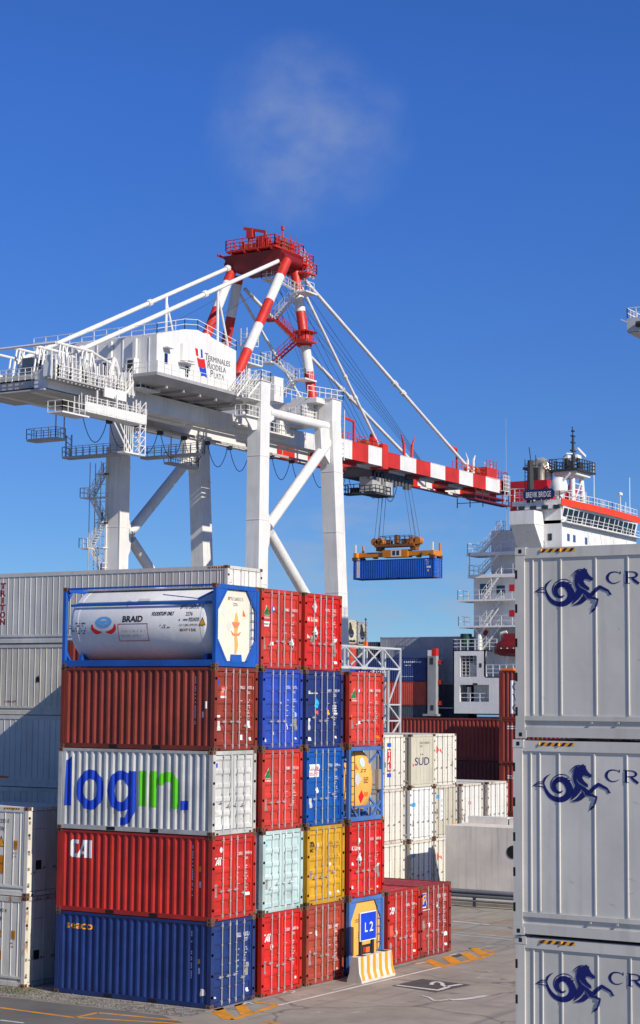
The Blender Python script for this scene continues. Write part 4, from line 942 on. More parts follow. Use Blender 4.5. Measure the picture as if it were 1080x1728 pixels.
# reefer block beyond the road
WR = [29.75, 32.72, 35.32, 38.30, 41.35]
def wreef(c, k, mat, label, dm=None, **kw):
    return container('reefer', L20, HS, (WR[c]+kw.pop('dx', 0), 10.8+kw.pop('dy', 0), k*HS), mat, label, detail=1, doorm=dm or mat, bars=kw.pop('bars', paint('dull_dark_bars', (.20, .20, .20), rust=.2, rough=.6)), cast=M_CAST, posts=kw.pop('posts', M_RUSTPOST if (c+k) % 2 else None), **kw)
P_W2 = paint('reefer_clean_white', (.74, .74, .72), rust=.04, rough=.45, var=.04, dirt=.12)
M_SKYS = flat('sky_blue_sticker', lin(50, 160, 220))
wreef(0, 0, P_CREAM, 'ivory container with plain doors at the foot of the pale rack')
wreef(0, 1, P_CREAM, 'ivory container with plain doors in the middle tier of the pale rack')
t = wreef(0, 2, P_CREAM, 'ivory container with a vertical red and blue sign, in the pale rack')
on_door(t, [rect(.70, 2.02, 1.10, 2.20), rect(.70, .58, 1.10, .76)], M_LOGB, 'emblem', .006); on_door(t, [rect(.70, .84, 1.10, 1.92)], M_REDL, 'emblem', .006)
for i, ch in enumerate('TAL'): on_door(t, text_polys(ch, .77, 1.60-i*.33, .25, .27, .04), M_WLET, 'lettering', .010)
on_door(t, [rect(.40, 1.04, .57, 1.30)], flat('slate_blue_sticker', lin(90, 120, 165)), 'sticker', .008)
t = wreef(1, 0, P_W2, 'clean white container with a sky-blue label, bottom tier of the pale rack'); on_door(t, [rect(.2, 1.80, .62, 1.98)], M_SKYS, 'sticker', .008); on_door(t, text_polys('Cronos' if False else 'care', .26, 1.85, .08, .28, .01), M_WLET, 'lettering', .012)
t = wreef(1, 1, P_W2, 'clean white container with a sky-blue label, middle tier of the pale rack'); on_door(t, [rect(.2, 1.66, .62, 1.84)], M_SKYS, 'sticker', .008); on_door(t, bits(1.36, 1.0, 1.6, 1.6, 5, rr, .4)+bits(1.8, .9, 2.1, 1.66, 6, rr, .4), M_PALE); door_plate(t, True, .74, .32, None, .26, .14)
t = wreef(1, 2, P_BEIGE, 'beige container with big dark capitals on its blank end, in the pale rack', dy=-.06, posts=P_BEIGE)
for o in [o for o in t.children if o.name.split('.')[0] == 'door']:
    for ch in list(o.children): bpy.data.objects.remove(ch)
    bpy.data.objects.remove(o)
mb = MB(); mb.box((.12, .03, .16), (W-.12, .10, HS-.13)); mb.build('end_wall', P_BEIGE, t)
mb = MB()
for x in (.62, .98, 1.34, 1.95, 2.22): mb.box((x, .016, .25), (x+.03, .032, HS-.22))
mb.build('rib', P_BEIGE, t)
on_door(t, text_polys('SUD', .42, 1.08, .40, 1.50, -.004), M_NAVYL, 'lettering', .018); on_door(t, [disc(1.02, 1.60, .04, 8), disc(1.22, 1.60, .04, 8)], M_NAVYL, 'lettering', .018); on_door(t, [[(.14, 1.06), (.36, 1.04), (.14, 1.24)]], M_REDL, 'emblem', .018); on_door(t, text_polys('SUDU 105646 2', .90, 2.12, .11, 1.1, .004)+text_polys('22R1', .90, 1.96, .10, .3, .004), M_PLATE, 'lettering', .018)
t = wreef(2, 0, P_CREAM, 'ivory container with a red star-shaped emblem on the ground beside the concrete block'); on_door(t, [[(.28, 1.46), (.62, 1.66), (.30, 1.88)], [(.62, 1.62), (.9, 1.5), (.74, 1.74)]], M_CORAL, 'emblem', .008)
t = wreef(2, 1, P_BEIGE, 'beige container with a white vertical banner, middle tier of the pale rack'); on_door(t, [rect(.66, .88, .96, 2.36)], M_WLET, 'emblem', .006); on_door(t, [rect(.14, 1.96, .54, 2.14)], M_SKYS, 'sticker', .008)
for i, ch in enumerate('HASA' if False else 'CSAV'): on_door(t, text_polys(ch, .74, 1.78-i*.26, .13, .14, .005), M_NAVYL, 'lettering', .010)
door_plate(t, True, 1.18, .24, None, .28, .14); on_door(t, [[(2.0, .55), (2.2, .55), (2.2, .7), (2.1, .8), (2.0, .7)]], M_YEL, 'placard', .008)
t = wreef(2, 2, P_CREAM, 'ivory container with a red star-shaped emblem, top tier of the pale rack', dx=-.08); on_door(t, [[(.28, 1.60), (.64, 1.78), (.30, 2.0)], [(.64, 1.74), (.94, 1.6), (.76, 1.86)]], M_CORAL, 'emblem', .008); on_door(t, bits(1.5, 1.2, 2.2, 2.2, 8, rr, .25)+bits(.22, 1.36, .5, 1.46, 2, rr, .8), M_PALE); door_plate(t, False, .92, 1.98, None, .28, .14)
for c, dsc in ((3, 'with small red letters'), (4, 'with bare white doors')):
    wreef(c, 0, P_CREAM, 'ivory container %s hidden behind the concrete block, bottom one' % dsc); t = wreef(c, 1, P_CREAM, 'ivory container %s and rusty post, above the concrete block' % dsc, dm=P_RDOOR, posts=M_RUSTPOST)
    if c == 3: on_door(t, text_polys('CAI', .80, 1.52, .16, .34, .02), M_REDL)
    door_plate(t, True, .66, .30, None, .28, .14)

# dark red rows farther on
P_OX = paint('oxide_red_paint', lin(140, 50, 36), rust=.08, rough=.55); P_OX2 = paint('dark_oxide_paint', lin(96, 34, 30), rust=.08, rough=.6)
BX, BY = 56.0, 15.0
for k, (z, h) in enumerate(((0, 2.896), (2.896, 2.896), (5.792, 2.591))):
    t = container('dry', L40, h, (BX, BY, z), P_OX if k == 2 else P_OX2, 'oxide red long container in the row behind the pale rack, %s' % ('lowest', 'middle one', 'topmost')[k], detail=0)
OX, OY = 52.2, 15.35-12.192
ov = [('lowest', 2.896), ('second from the ground', 2.896), ('third from the ground', 2.591), ('topmost with white banner', 2.896)]; z = 0
for k, (wd, h) in enumerate(ov):
    t = container('dry', L40, h, (OX+.03*(k % 2), OY, z), P_OX, 'brown-red container in the stack beside the silver grey boxes, %s' % wd, detail=0); z += h
    if k == 3:
        on_side(t, [rect(.74, .35, 1.9, 2.3)], M_WLET, 'banner', .006)
        for i, ch in enumerate('OVO'): on_side(t, text_polys(ch, .86, 1.72-i*.62, .44, .40, .0), M_BLET, 'lettering', .012)
        mb = MB(); mb.box((-.01, L40-.95, h-.01), (.3, L40-.2, h+.12)); mb.build('marker', M_ORANGE, t)
    else: on_side(t, bits(.55, 2.0, 1.3, 2.25, 2, rr, .9), M_WLET, 'lettering', .006)

# ------------------------------------------------------------------ concrete block, guard rail, access gantry
M_CONC = paint('cast_concrete', (.74, .68, .60), rust=.16, rough=.85, var=.10, dirt=.35, rustcol=(.42, .395, .36), scale=.8)
cb = thing('concrete_block', 'big grey cast concrete block behind the guard rail', 'concrete block', (32, 8.48, 0))
mb = MB(); mb.box((0, -14, 0), (2.6, 0, 3.52)); mb.build('block', M_CONC, cb)
mb = MB()
for k in range(6): mb.box((2.0, -.2-k*2.2-2.1, 3.524), (2.6, -.2-k*2.2, 3.86))
mb.build('coping', paint('pale_coping', (.66, .64, .60), rust=.1, rough=.8, rustcol=(.3, .29, .27)), cb)
mb = MB(); mb.tube((-.02, -3.52, 2.42), (.15, -3.52, 2.42), .30, n=24); mb.build('drain_mouth', M_HOLE, cb)
grr = thing('guard_rail', 'grey steel guard rail along the road in front of the concrete block', 'guard rail', (29.9, 8, 0))
M_GR = paint('weathered_guard_rail', (.17, .18, .20), rust=.1, rough=.55, metal=.2)
mb = MB(); pf = [(-.02, .82), (-.10, .74), (-.10, .68), (-.02, .62), (-.10, .56), (-.10, .50), (-.02, .44), (.02, .44), (.02, .82)]
mb.prism(pf, lambda u, v, d: (u, d, v), -14, 3.2); mb.tube((-.02, -14, .30), (-.02, 3.2, .30), .05, n=8); mb.build('rail', M_GR, grr)
for k in range(5):
    mb = MB(); mb.box((.03, 1.2-k*3.3, 0), (.13, 1.32-k*3.3, .80)); mb.build('post', M_GR, grr)
kb = MB(); kb.box((30.6, -12, 0), (30.9, 12.5, .14)); tag(kb.build('kerb', M_STRIP), kind='structure')
kb = MB(); kb.quad((30.9, -12, .12), (32, -12, .12), (32, 12.5, .12), (30.9, 12.5, .12)); tag(kb.build('pavement', M_STRIP), kind='structure')

gt = thing('lattice_gantry', 'galvanised lattice gantry with a truss beam standing behind the pale rack', 'gantry', (0, 0, 0))
M_GALV = paint('bright_galvanised', (.56, .58, .60), rust=.03, rough=.45, metal=.15)
xa = P(575, 1090, y=18).x-8; xb = P(675.5, 1096, y=18).x; ztop, zbot = 12.35, 11.2; ya, yb = 18.0, 19.0
mb = MB(); bw_ = .10
for y in (ya, yb):
    for z in (ztop, zbot): mb.beam((xa, y, z), (xb, y, z), bw_)
    n = 7; st_ = (xb-xa)/n
    for i in range(n+1):
        x = xa+i*st_; mb.beam((x, y, zbot), (x, y, ztop), bw_*.9, up=(0, 1, 0))
        if i < n: mb.beam((x, y, zbot if i % 2 else ztop), (x+st_, y, ztop if i % 2 else zbot), bw_*.7, up=(0, 1, 0))
for i in range(8):
    x = xa+i*(xb-xa)/7
    for z in (ztop, zbot): mb.beam((x, ya, z), (x, yb, z), bw_*.8)
    if i < 7: mb.beam((x, ya, ztop), (x+(xb-xa)/7, yb, ztop), bw_*.6)
mb.build('truss_beam', M_GALV, gt)
mb = MB()
for x in (xb-1.4, xb):
    for y in (ya, yb): mb.beam((x, y, 0), (x, y, zbot), bw_, up=(0, 1, 0))
for z in (9.2, 10.2-1.9, 7.2, 4.5, 2):
    for y in (ya, yb): mb.beam((xb-1.4, y, z), (xb, y, z), bw_*.8)
    mb.beam((xb, ya, z), (xb, yb, z), bw_*.8)
zz = [zbot, 9.2, 8.3, 7.2, 4.5, 2, 0]
for i, (a, b) in enumerate(zip(zz, zz[1:])):
    for y in (ya, yb): mb.beam((xb-1.4 if i % 2 else xb, y, a), (xb if i % 2 else xb-1.4, y, b), bw_*.7, up=(0, 1, 0))
mb.build('mast', M_GALV, gt)
mb = MB(); p = P(617, 1090, y=18.5); mb.box((p.x-.09, 18.4, 12.4), (p.x+.09, 18.6, 12.7)); mb.build('beacon', M_ORANGE, gt)
mb = MB(); mb.tube((p.x, 18.5, 12.7), (p.x, 18.5, 14.0), .03, n=6)
for z in (13.2, 13.6, 13.9): mb.tube((p.x-.10, 18.5, z), (p.x+.10, 18.5, z), .03, n=6)
mb.build('antenna', M_DARK, gt)

# ------------------------------------------------------------------ ship-to-shore crane
cr = thing('quay_crane', 'white quay crane with a red and white striped boom and mast', 'crane', (0, 0, 0))
NY, FY = 76.0, 95.0            # near and far portal frames
XA, XB = 119.1, 134.3          # land and water side legs
def leg(x0t, x0b, y, w_=1.72, d=1.7, zt=44.3, name='leg'):
    m = MB(); c = .12
    def ring(x, z, gx=0): return [(x, y, z), (x+w_+gx, y, z), (x+w_+gx, y+d, z), (x, y+d, z)]
    m.loft(ring(x0b, 0, .2), ring(x0t, zt-2.6, .1))
    o = m.build(name, M_WHITE, cr)
    h = MB(); h.loft(ring(x0t, zt-2.6, .1), ring(x0t+.05, zt, .15)); h.box((x0t-.12, y-.12, zt), (x0t+w_+.3, y+d+.12, zt+.06))
    for z in (8, 15, 22, 29, 36): 
        t_ = z/(zt-2.6); xx = x0b*(1-t_)+x0t*t_
        MB().box((xx-.03, y-.03, z), (xx+w_+.22, y+d+.03, z+.07)).build('weld_band', M_WHITE, o)
    h.build('leg_head', M_WHITE, o)
    return o
leg(XA, XA-.2, NY, 1.72); leg(XB, XB+3.6, NY, 1.9, 1.8, 44.5); leg(XA, XA-.2, FY, 1.72); leg(XB+.4, XB+3.6, FY, 1.9, 1.8, 44.5)
def pipes(name, segs, r, mat=None, n=14, smooth=40):
    m = MB()
    for a, b in segs: m.tube(a, b, r, n=n)
    return m.build(name, mat or M_WHITE, cr, smooth=smooth)
for y in (NY+.85, FY+.85):
    a = P(452, 888, y=NY+.85); b = P(556, 742, y=NY+.85); lo = P(455, 900, y=NY+.85); e = P(513, 1000, y=NY+.85); e2 = lo+(e-lo)*((XB+2.6-lo.x)/(e.x-lo.x))
    c1 = P(452, 696, y=NY+.85); c2 = P(552, 720, y=NY+.85)
    S_ = lambda p: (p.x, y, p.z)
    pipes('brace', [(S_(a), S_(b))], .62); pipes('brace', [(S_(lo), S_(e2))], .62); pipes('tie_beam', [(S_(c1), S_(c2))], .55)
    # gusset plates where the braces meet the legs
    f = lambda u, v, d: (u, d, v)
    MB().prism([(XA+1.6, a.z-4.0), (XA+1.6, a.z+2.4), (XA+2.6, a.z+1.2), (XA+2.9, a.z+.2), (XA+2.7, a.z-2.0)], f, y-.42, y+.42).build('gusset', M_WHITE, cr)
    MB().prism([(XB+.3, c2.z+.5), (XB+.3, c2.z-4.4), (XB-1.6, c2.z-2.9), (XB-1.9, c2.z-.6)], f, y-.42, y+.42).build('gusset', M_WHITE, cr)
    MB().prism([(XA+1.6, c1.z-1.6), (XA+1.6, c1.z+2.0), (XA+2.3, c1.z+.8), (XA+3.4, c1.z+.45), (XA+3.4, c1.z-.75)], f, y-.42, y+.42).build('gusset', M_WHITE, cr)
m = MB()
m.box((XA+.02, NY+1.7, 41.6), (XA+1.74, FY, 44.28)); m.box((XB+.1, NY+1.8, 41.5), (XB+2.0, FY, 44.48))
for x in (XA, XB+.05):
    for y, s in ((NY+1.7, 1), (FY, -1)): m.prism([(0, 0), (1.4, 0), (.5, -.5), (0, -1.6)], lambda u, v, d: (d, y+s*u, 41.6+v), x+.1, x+1.6)
m.build('portal_beam', M_WHITE, cr)
m = MB()
for y in (NY, FY): m.box((XA-.3, y-.15, 1.6), (XB+5.4, y+1.85, 3.4))
for x in (XA-.2, XB+3.6): m.box((x, NY+1.7, 6), (x+1.9, FY, 8))
m.build('sill_beam', M_WHITE, cr)
m = MB()
for x in (XA+.7, XB+4.4):
    for y in (NY+.85, FY+.85):
        for k in (-1.5, -.5, .5, 1.5): m.tube((x-.2, y+k, .32), (x+.2, y+k, .32), .32, n=14)
        m.box((x-.3, y-2.1, .5), (x+.3, y+2.1, 1.6))
m.build('bogie', M_DARK, cr)

# girders and boom
GN0, GN1, GF0, GF1 = 82.0, 83.7, 88.5, 90.2
ZB, ZT = 39.55, 41.45
HINGE = 142.0
XBK = 90.3
for y0, y1, in ((GN0, GN1), (GF0, GF1)):
    m = MB(); m.box((XBK, y0, ZB), (HINGE, y1, ZT)); 
    for x in [XBK+2+k*3.4 for k in range(16)]: m.box((x, y0-.012, ZB), (x+.06, y1+.012, ZT))
    ry = y1 if y0 < 85 else y0; m.box((XBK, min(ry, ry+(.45 if y0 < 85 else -.45)), ZB-.32), (HINGE, max(ry, ry+(.45 if y0 < 85 else -.45)), ZB-.05))
    m.build('girder', M_WHITE, cr)
edges = [HINGE, 146.2, 149.3, 153.4, 157.7, 161.8, 166.2, 170.3, 174.6, 178.8, 183.1, 187.2, 191.9, 194.2]
for y0, y1 in ((GN0, GN1), (GF0, GF1)):
    bo = None
    for k, (a, b) in enumerate(zip(edges, edges[1:])):
        red = k % 2 == 0
        zt, zb = (ZT+.35, ZB) if b <= 157.8 else (ZT+.05, ZB+.1)
        if a >= 187: zt += 0; 
        m = MB(); m.box((a, y0, zb), (b, y1, zt)); m.box((a, y0-.03, zb-.06), (b, y1+.03, zb)); m.box((a, y0-.03, zt), (b, y1+.03, zt+.05))
        ry = y1 if y0 < 85 else y0-.45; m.box((a, ry, zb-.32), (b, ry+.45, zb-.07))
        m.build('boom_panel', M_CRED if red else M_WHITE, cr)
    m = MB(); m.box((156.9, y0-.15, ZB-.3), (158.3, y1+.15, ZT+1.0)); m.build('hinge_block', M_CRED, cr)
m = MB(); m.box((183.6, GN1, ZB+.2), (186.5, GF0, ZT-.1)); m.box((192.4, GN0, ZB+.1), (194.6, GF1, ZT+.0)); m.box((187.5, GN0-.02, ZT), (190.8, GN1, ZT+1.5))
m.box((186.5, GF0-.3, ZT), (190, GF1, ZT+.6)); m.build('boom_end_tie', M_CRED, cr)
m = MB(); m.railing([(183.5, GN0-.2, ZB-1.5), (194.4, GN0-.2, ZB-1.5), (194.4, GF1, ZB-1.5)], 1.5, 2.2, .06, (.45,))
m.box((183, GN0-.3, ZB-1.72), (194.6, GN0+1.0, ZB-1.5)); m.box((184, GN0+.2, ZB-.9), (193.5, GN0+3, ZB-.75)); m.build('boom_walkway', paint('walkway_maroon', lin(112, 20, 28), rust=.05, rough=.5), cr)
# backreach crossbeams and the dark underside seen from below
m = MB()
for x in (XBK, 92, 96, 100.5): m.box((x, GN1, ZB+.2), (x+.8, GF0, ZT-.3))
m.box((XBK, GN1, ZB+.9), (104, GF0, ZB+1.05)); m.build('cross_beam', M_GREYW, cr)
# festoon cables hanging in loops below the girder
m = MB()
for x in [103+k*4.6 for k in range(15)]:
    pts = [(x+t*4.2, GF0-.7, ZB-.5-2.6*math.sin(math.pi*t)**.8) for t in [i/8 for i in range(9)]]; m.path(pts, .045, 5)
    m.box((x-.25, GF0-.95, ZB-.75), (x+.25, GF0-.4, ZB-.35))
m.build('festoon_cable', M_ROPE, cr)
m = MB(); m.box((100, GF0-1.15, ZB-.36), (150, GF0-.95, ZB-.10)); m.build('festoon_rail', M_GREYW, cr)

# machinery house
HX0, HX1, HY0, HY1, HZ0 = 103.9, 118.6, 79.0, 95.4, 42.7
house = MB(); zt0, zt1 = 47.05, 47.75; zr = 48.75; xr_ = 110.4
gab = [(HX0, HZ0), (HX1, HZ0), (HX1, zt1), (xr_+.8, zr), (xr_-1.6, zr-.35), (HX0, zt0)]
house.prism(gab, lambda u, v, d: (u, d, v), HY0, HY1)
for k in range(9): house.box((HX0-.06, HY0+.9+k*1.7, HZ0+.3), (HX0, HY0+1.0+k*1.7, zt0-.25))
ho = house.build('machinery_house', M_WHITE, cr)
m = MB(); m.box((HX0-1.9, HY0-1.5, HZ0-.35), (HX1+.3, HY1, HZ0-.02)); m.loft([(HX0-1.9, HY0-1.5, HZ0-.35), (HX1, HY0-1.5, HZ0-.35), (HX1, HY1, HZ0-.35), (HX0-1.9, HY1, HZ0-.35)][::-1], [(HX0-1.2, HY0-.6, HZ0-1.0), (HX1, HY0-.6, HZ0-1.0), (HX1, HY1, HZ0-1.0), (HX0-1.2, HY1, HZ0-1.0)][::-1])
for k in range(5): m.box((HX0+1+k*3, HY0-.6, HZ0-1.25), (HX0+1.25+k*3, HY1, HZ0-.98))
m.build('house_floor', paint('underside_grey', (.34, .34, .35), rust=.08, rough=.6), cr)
rl = MB()
e = .05
rl.railing([(HX0, HY1, zt0), (HX0, HY0, zt0), (xr_-1.6, HY0, zr-.35), (xr_+.8, HY0, zr), (HX1, HY0, zt1), (HX1, HY1, zt1)], 1.1, 1.7, .035)
rl.railing([(HX0-1.85, HY1-2, HZ0), (HX0-1.85, HY0-1.45, HZ0), (HX1+.2, HY0-1.45, HZ0)], 1.1, 1.3, .03)
rl.build('house_railing', M_WHITE, ho)
# hood, small windows, air units
for px, py in ((280, 605), (315, 627)):
    p = P(px, py, y=HY0); wdw = MB(); wdw.box((p.x-.26, HY0-.04, p.z-.55), (p.x+.26, HY0+.02, p.z+.55)); wo = wdw.build('window', flat('window_navy', lin(20, 40, 90), .2), ho)
    h_ = MB(); h_.box((p.x-.6, HY0-.7, p.z+1.05), (p.x+.6, HY0, p.z+1.15)); h_.build('canopy', M_WHITE, wo)
p = P(309, 595, y=HY0); hd = MB(); hd.lathe([(.55, -.9), (.55, .9)], (p.x, HY0-.05, p.z), 'z', 14); hd.box((p.x-.9, HY0-.9, p.z-1.2), (p.x+1.1, HY0, p.z-1.08)); hd.build('air_hood', M_WHITE, ho)
for k in (0, 1, 2): 
    v_ = MB(); yy = 81.2+k*3.2; v_.box((HX0-.9, yy, HZ0+.1), (HX0-.05, yy+1.0, HZ0+1.9)); v_.box((HX0-.91, yy+.15, HZ0+.4), (HX0-.89, yy+.85, HZ0+1.7), 1); v_.box((HX0-.4, yy+.2, HZ0+1.9), (HX0-.08, yy+.6, zt0-.3)); v_.build('air_unit', [M_WHITE, M_DARK], ho)
# emblem and name on the long wall
def hw(px, py): p = P(px, py, y=HY0); return (p.x, p.z)
def hpoly(mat, name, *polys): decal([[hw(*q) for q in p] for p in polys], lambda u, v: (u, HY0-.03, v)).build(name, mat, ho)
hpoly(M_REDL, 'emblem', [(329, 587), (333.5, 589), (334.5, 601), (331, 600)], [(332, 603), (338, 606), (345, 606), (347, 621), (340, 621), (335, 619)])
hpoly(M_LOGB, 'emblem', [(338, 589), (341, 590), (342, 604), (338.5, 603)], [(336, 620), (342, 622), (347, 621), (349, 638), (344, 634), (339, 635)])
hpoly(M_WLET, 'emblem', [(333.6, 589), (338, 589), (338.5, 603), (334.6, 601)])
def hword(s, px0, py0, px1, py1, hgt, m=flat('house_lettering_grey', (.10, .10, .11))):
    a = hw(px0, py0); b = hw(px1, py1); h = abs(hw(px0, py0)[1]-hw(px0, py0-hgt)[1]); ang = (b[1]-a[1])/(b[0]-a[0])
    big = text_polys(s[0], 0, 0, h*1.35, None, .0); small = text_polys(s[1:], h*1.05, 0, h, (b[0]-a[0])-h*1.05, .0)
    decal([[(a[0]+u, a[1]+v) for u, v in p] for p in big+small], lambda u, v: (u, HY0-.03, v)).build('lettering', m, ho)
hword('TERMINALES', 345.5, 607, 388, 617, 9.5); hword('RIODELA', 350, 621, 381, 629, 9.5); hword('PLATA', 355, 636, 378, 642, 9.5)

# rear end of the girders: pipe frames, rails, service baskets
for y in (GN0-.9, 84.0, 86.6, GF1+.2):
    m = MB()
    for x in (90.7, 91.2, 91.8, 94.2, 94.8, 95.6): m.tube((x-.35, y, ZT-1.0), (x+.25, y, ZT+2.45), .10, n=6)
    m.tube((90.3, y, ZT+2.5), (96.0, y, ZT+2.55), .15, n=8); m.tube((93.0, y, ZT-.6), (91.6, y, ZT+2.4), .10, n=6); m.tube((96.0, y, ZT+2.5), (99.8, y, ZT+1.7), .12, n=6); m.tube((97.0, y, ZT-.8), (95.9, y, ZT+2.4), .13, n=6)
    m.tube((98.4, y, ZT-.4), (99.5, y, ZT+2.4), .24, n=8); m.tube((101.0, y, ZT-.4), (99.7, y, ZT+2.4), .20, n=8)
    m.build('rear_frame', M_WHITE, cr, smooth=40)
m = MB()
for x in (90.3, 95.6, 99.6): m.tube((x, GN0-.9, ZT+2.5), (x, GF1+.2, ZT+2.5), .14, n=8)
m.build('rear_cross_pipe', M_WHITE, cr, smooth=40)
m = MB()
m.box((XBK-.6, GN0-1.7, ZT-1.1), (100.6, GN0-.05, ZT-.95)); m.box((XBK-.6, GN0, ZB-.25), (96, GF1+.8, ZB-.1))
m.build('rear_deck', M_GREYW, cr)
m = MB(); m.railing([(XBK-.5, GF1, ZT-1.0), (XBK-.5, GN0-1.6, ZT-1.0), (100.5, GN0-1.6, ZT-1.0)], 1.2, .8, .035, (1, .66, .33)); m.box((97, GN0-1.75, ZT-1.9), (100.6, GN0-1.6, ZT-.9))
rr = random.Random(8)
for k in range(44): x = rr.uniform(89, 103); m.box((x, GN0-1.2, ZT-.95), (x+rr.uniform(.1, .5), GN0-rr.uniform(.1, .9), ZT+rr.uniform(-.3, 1.3)))
for k in range(22):
    x = 89+k*.62; m.tube((x, GN0-1.5, ZT-1.3), (x+.2, GN0-1.3, ZT+rr.uniform(.9, 1.9)), .06, n=5)
m.build('rear_railing', M_WHITE, cr)
m = MB()   # cable sheaves and cabinets
for x in (90.6, 92.1, 95): m.box((x, 84.2, ZT-.4), (x+.9, 85.6, ZT+1.4))
m.build('cabinet', flat('slate_cabinet', lin(70, 86, 104)), cr)
m = MB(); m.stair((101.0, GN0-1.0, ZT-.9), (103.0, GN0-1.0, HZ0), .8, (0, 1, 0)); m.stair((105.6, GN0-1.6, ZT+.0), (107.6, GN0-1.6, HZ0+.3), .8, (0, 1, 0)); m.box((102.6, GN0-2.0, ZT-.2), (106, GN0-.4, ZT-.05)); m.railing([(102.6, GN0-2.0, ZT-.1), (106, GN0-2.0, ZT-.1)], 1.1, .8, .03)
m.build('access_stair', M_WHITE, cr)
# long service platform slung under the girder and its lattice mast
yq = GN0-1.5
m = MB(); m.box((93.5, yq-.6, 37.55), (103.6, yq+.9, 37.7)); m.box((93.5, yq-.62, 37.7), (103.6, yq-.56, 38.55))
for k in range(7):
    x = 93.7+k*1.6; m.box((x, yq-.65, 37.6), (x+.16, yq-.5, 39.9 if k % 2 else 39.2))
m.railing([(93.5, yq-.6, 38.5), (103.6, yq-.6, 38.5)], .6, 1.2, .03)
m.box((90.0, yq-.6, 37.0), (94.2, yq+1.2, 37.15)); m.railing([(90.0, yq+1.2, 37.1), (90.0, yq-.6, 37.1), (93.5, yq-.6, 37.1)], 1.1, .8, .03)
for k in range(18): x = 93.7+k*.55; m.beam((x, yq+.85, 37.7), (x+rr.uniform(-.2, .2), yq+.85, 38.9+rr.uniform(0, 1)), .07, up=(0, 1, 0))
for k in range(10): x = rr.uniform(94, 103); m.box((x, yq-.2, 37.7), (x+rr.uniform(.2, .7), yq+.4, 37.9+rr.uniform(.2, 1.0)))
for k in range(5): x = 98.6+k*.12; m.beam((98.4, yq+.3+k*.01, 38+k*.8), (99.4, yq+.3+k*.01, 38+k*.8), .06)
for x in (98.4, 99.4): m.beam((x, yq+.3, 37.7), (x, yq+.3, 42), .08, up=(0, 1, 0))
m.build('service_platform', M_WHITE, cr)
m = MB(); xq = 102.6
for x in (xq, xq+.95):
    for y in (yq-.5, yq+.4): m.beam((x, y, 34.4), (x, y, 39.9), .10, up=(0, 1, 0))
for k in range(6):
    z = 34.4+k*.92
    for y in (yq-.5, yq+.4):
        m.beam((xq, y, z), (xq+.95, y, z), .07); m.beam((xq, y, z), (xq+.95, y, min(39.9, z+.92)), .06)
    for x in (xq, xq+.95): m.beam((x, yq-.5, z), (x, yq+.4, z), .07)
m.tube((xq-3.8, yq, 37.4), (xq-1.2, yq, 34.5), .10, n=6); m.tube((xq-2.8, yq, 37.4), (xq-.6, yq, 34.5), .10, n=6); m.box((xq-2.4, yq-.5, 34.3), (xq+1, yq+.5, 34.45))
for k in range(5): m.tube((xq-1.9+k*.35, yq, 34.4), (xq-1.9+k*.35, yq, 37.5), .05, n=5)
m.build('service_mast', M_WHITE, cr)
# hanging maintenance baskets near the far land leg
def basket(name, x0, x1, y0, y1, z, posts=True, mat=None, top=None):
    m = MB(); m.box((x0, y0, z-.25), (x1, y1, z)); m.railing([(x0, y0, z), (x1, y0, z), (x1, y1, z), (x0, y1, z)], 1.1, 1.0, .035, close=True)
    if top:
        for x in (x0+.1, x1-.1): m.beam((x, y0+.1, z), (x, y0+.1, top), .10, up=(0, 1, 0))
    return m.build(name, mat or M_GREYW, cr)
q0, q1 = P(99, 738, x=104.5), P(50, 735, x=104.5); basket('basket', 104.0, 105.6, q0.y, q1.y, q0.z, top=ZB+.2); basket('basket', 116.2, 117.6, FY-2.6, FY+6.2, 37.1); basket('basket', 119.3, 120.6, FY-10.6, FY-2.6, 36.9, top=ZB)
basket('basket', 122.5, 128.0, GF1+.2, GF1+1.2, 36.6, top=ZB)
m = MB()
for y in (FY+5.2, FY+6.0): m.beam((116.6, y, 37), (116.6, y, 39.6), .14, up=(0, 1, 0))
for k in range(4): m.beam((116.6, FY+5.2, 37+k*.65), (116.6, FY+6.0, 37.6+k*.65), .08)
m.build('ladder_frame', M_GREYW, cr)
# zigzag stair beside the far land leg
zz = [18, 20.9, 23.8, 26.7, 29.6, 32.5, 35.2]
for i, (a, b) in enumerate(zip(zz, zz[1:])):
    ya_, yb_ = (FY+3.7, FY+1.9) if i % 2 else (FY+1.9, FY+3.7)
    m = MB(); m.stair((118.6, ya_, a), (118.6, yb_, b), .8, (1, 0, 0)); ye = yb_; s_ = 1 if yb_ > FY+2.8 else -1
    m.box((118.0, ye-.1 if s_ > 0 else ye-.3, b-.12), (119.4, ye+1.2 if s_ > 0 else ye+.1, b)); 
    m.railing([(118.0, ye+(1.2 if s_ > 0 else -.3), b), (118.0, ye, b)], 1.1, .8, .035); m.railing([(118.0, ye+(1.2 if s_ > 0 else -.3), b), (119.4, ye+(1.2 if s_ > 0 else -.3), b)], 1.1, .8, .035)
    m.box((118.2, FY+1.6, b-.12), (119.2, FY+3, b-.02)); m.build('stair_flight', M_WHITE, cr)
m = MB()
for y in (FY+2.0, FY+3.6):
    for x in (118.1, 119.1): m.beam((x, y, 10), (x, y, 36.5), .07, up=(0, 1, 0))
for k in range(18): m.beam((119.1, FY+2.0, 18+k), (119.1, FY+3.6, 18+k), .05)
m.build('stair_frame', M_GREYW, cr)
m = MB(); m.box((118.9, FY+1.72, 0), (120.4, FY+1.95, 38.3)); m.box((119.0, FY-.12, 4), (119.06, FY-.02, 40)); m.tube((121.5, FY+2.2, 4), (121.5, FY+2.2, 38), .06, n=6); m.build('lift_shaft', M_WHITE, cr)

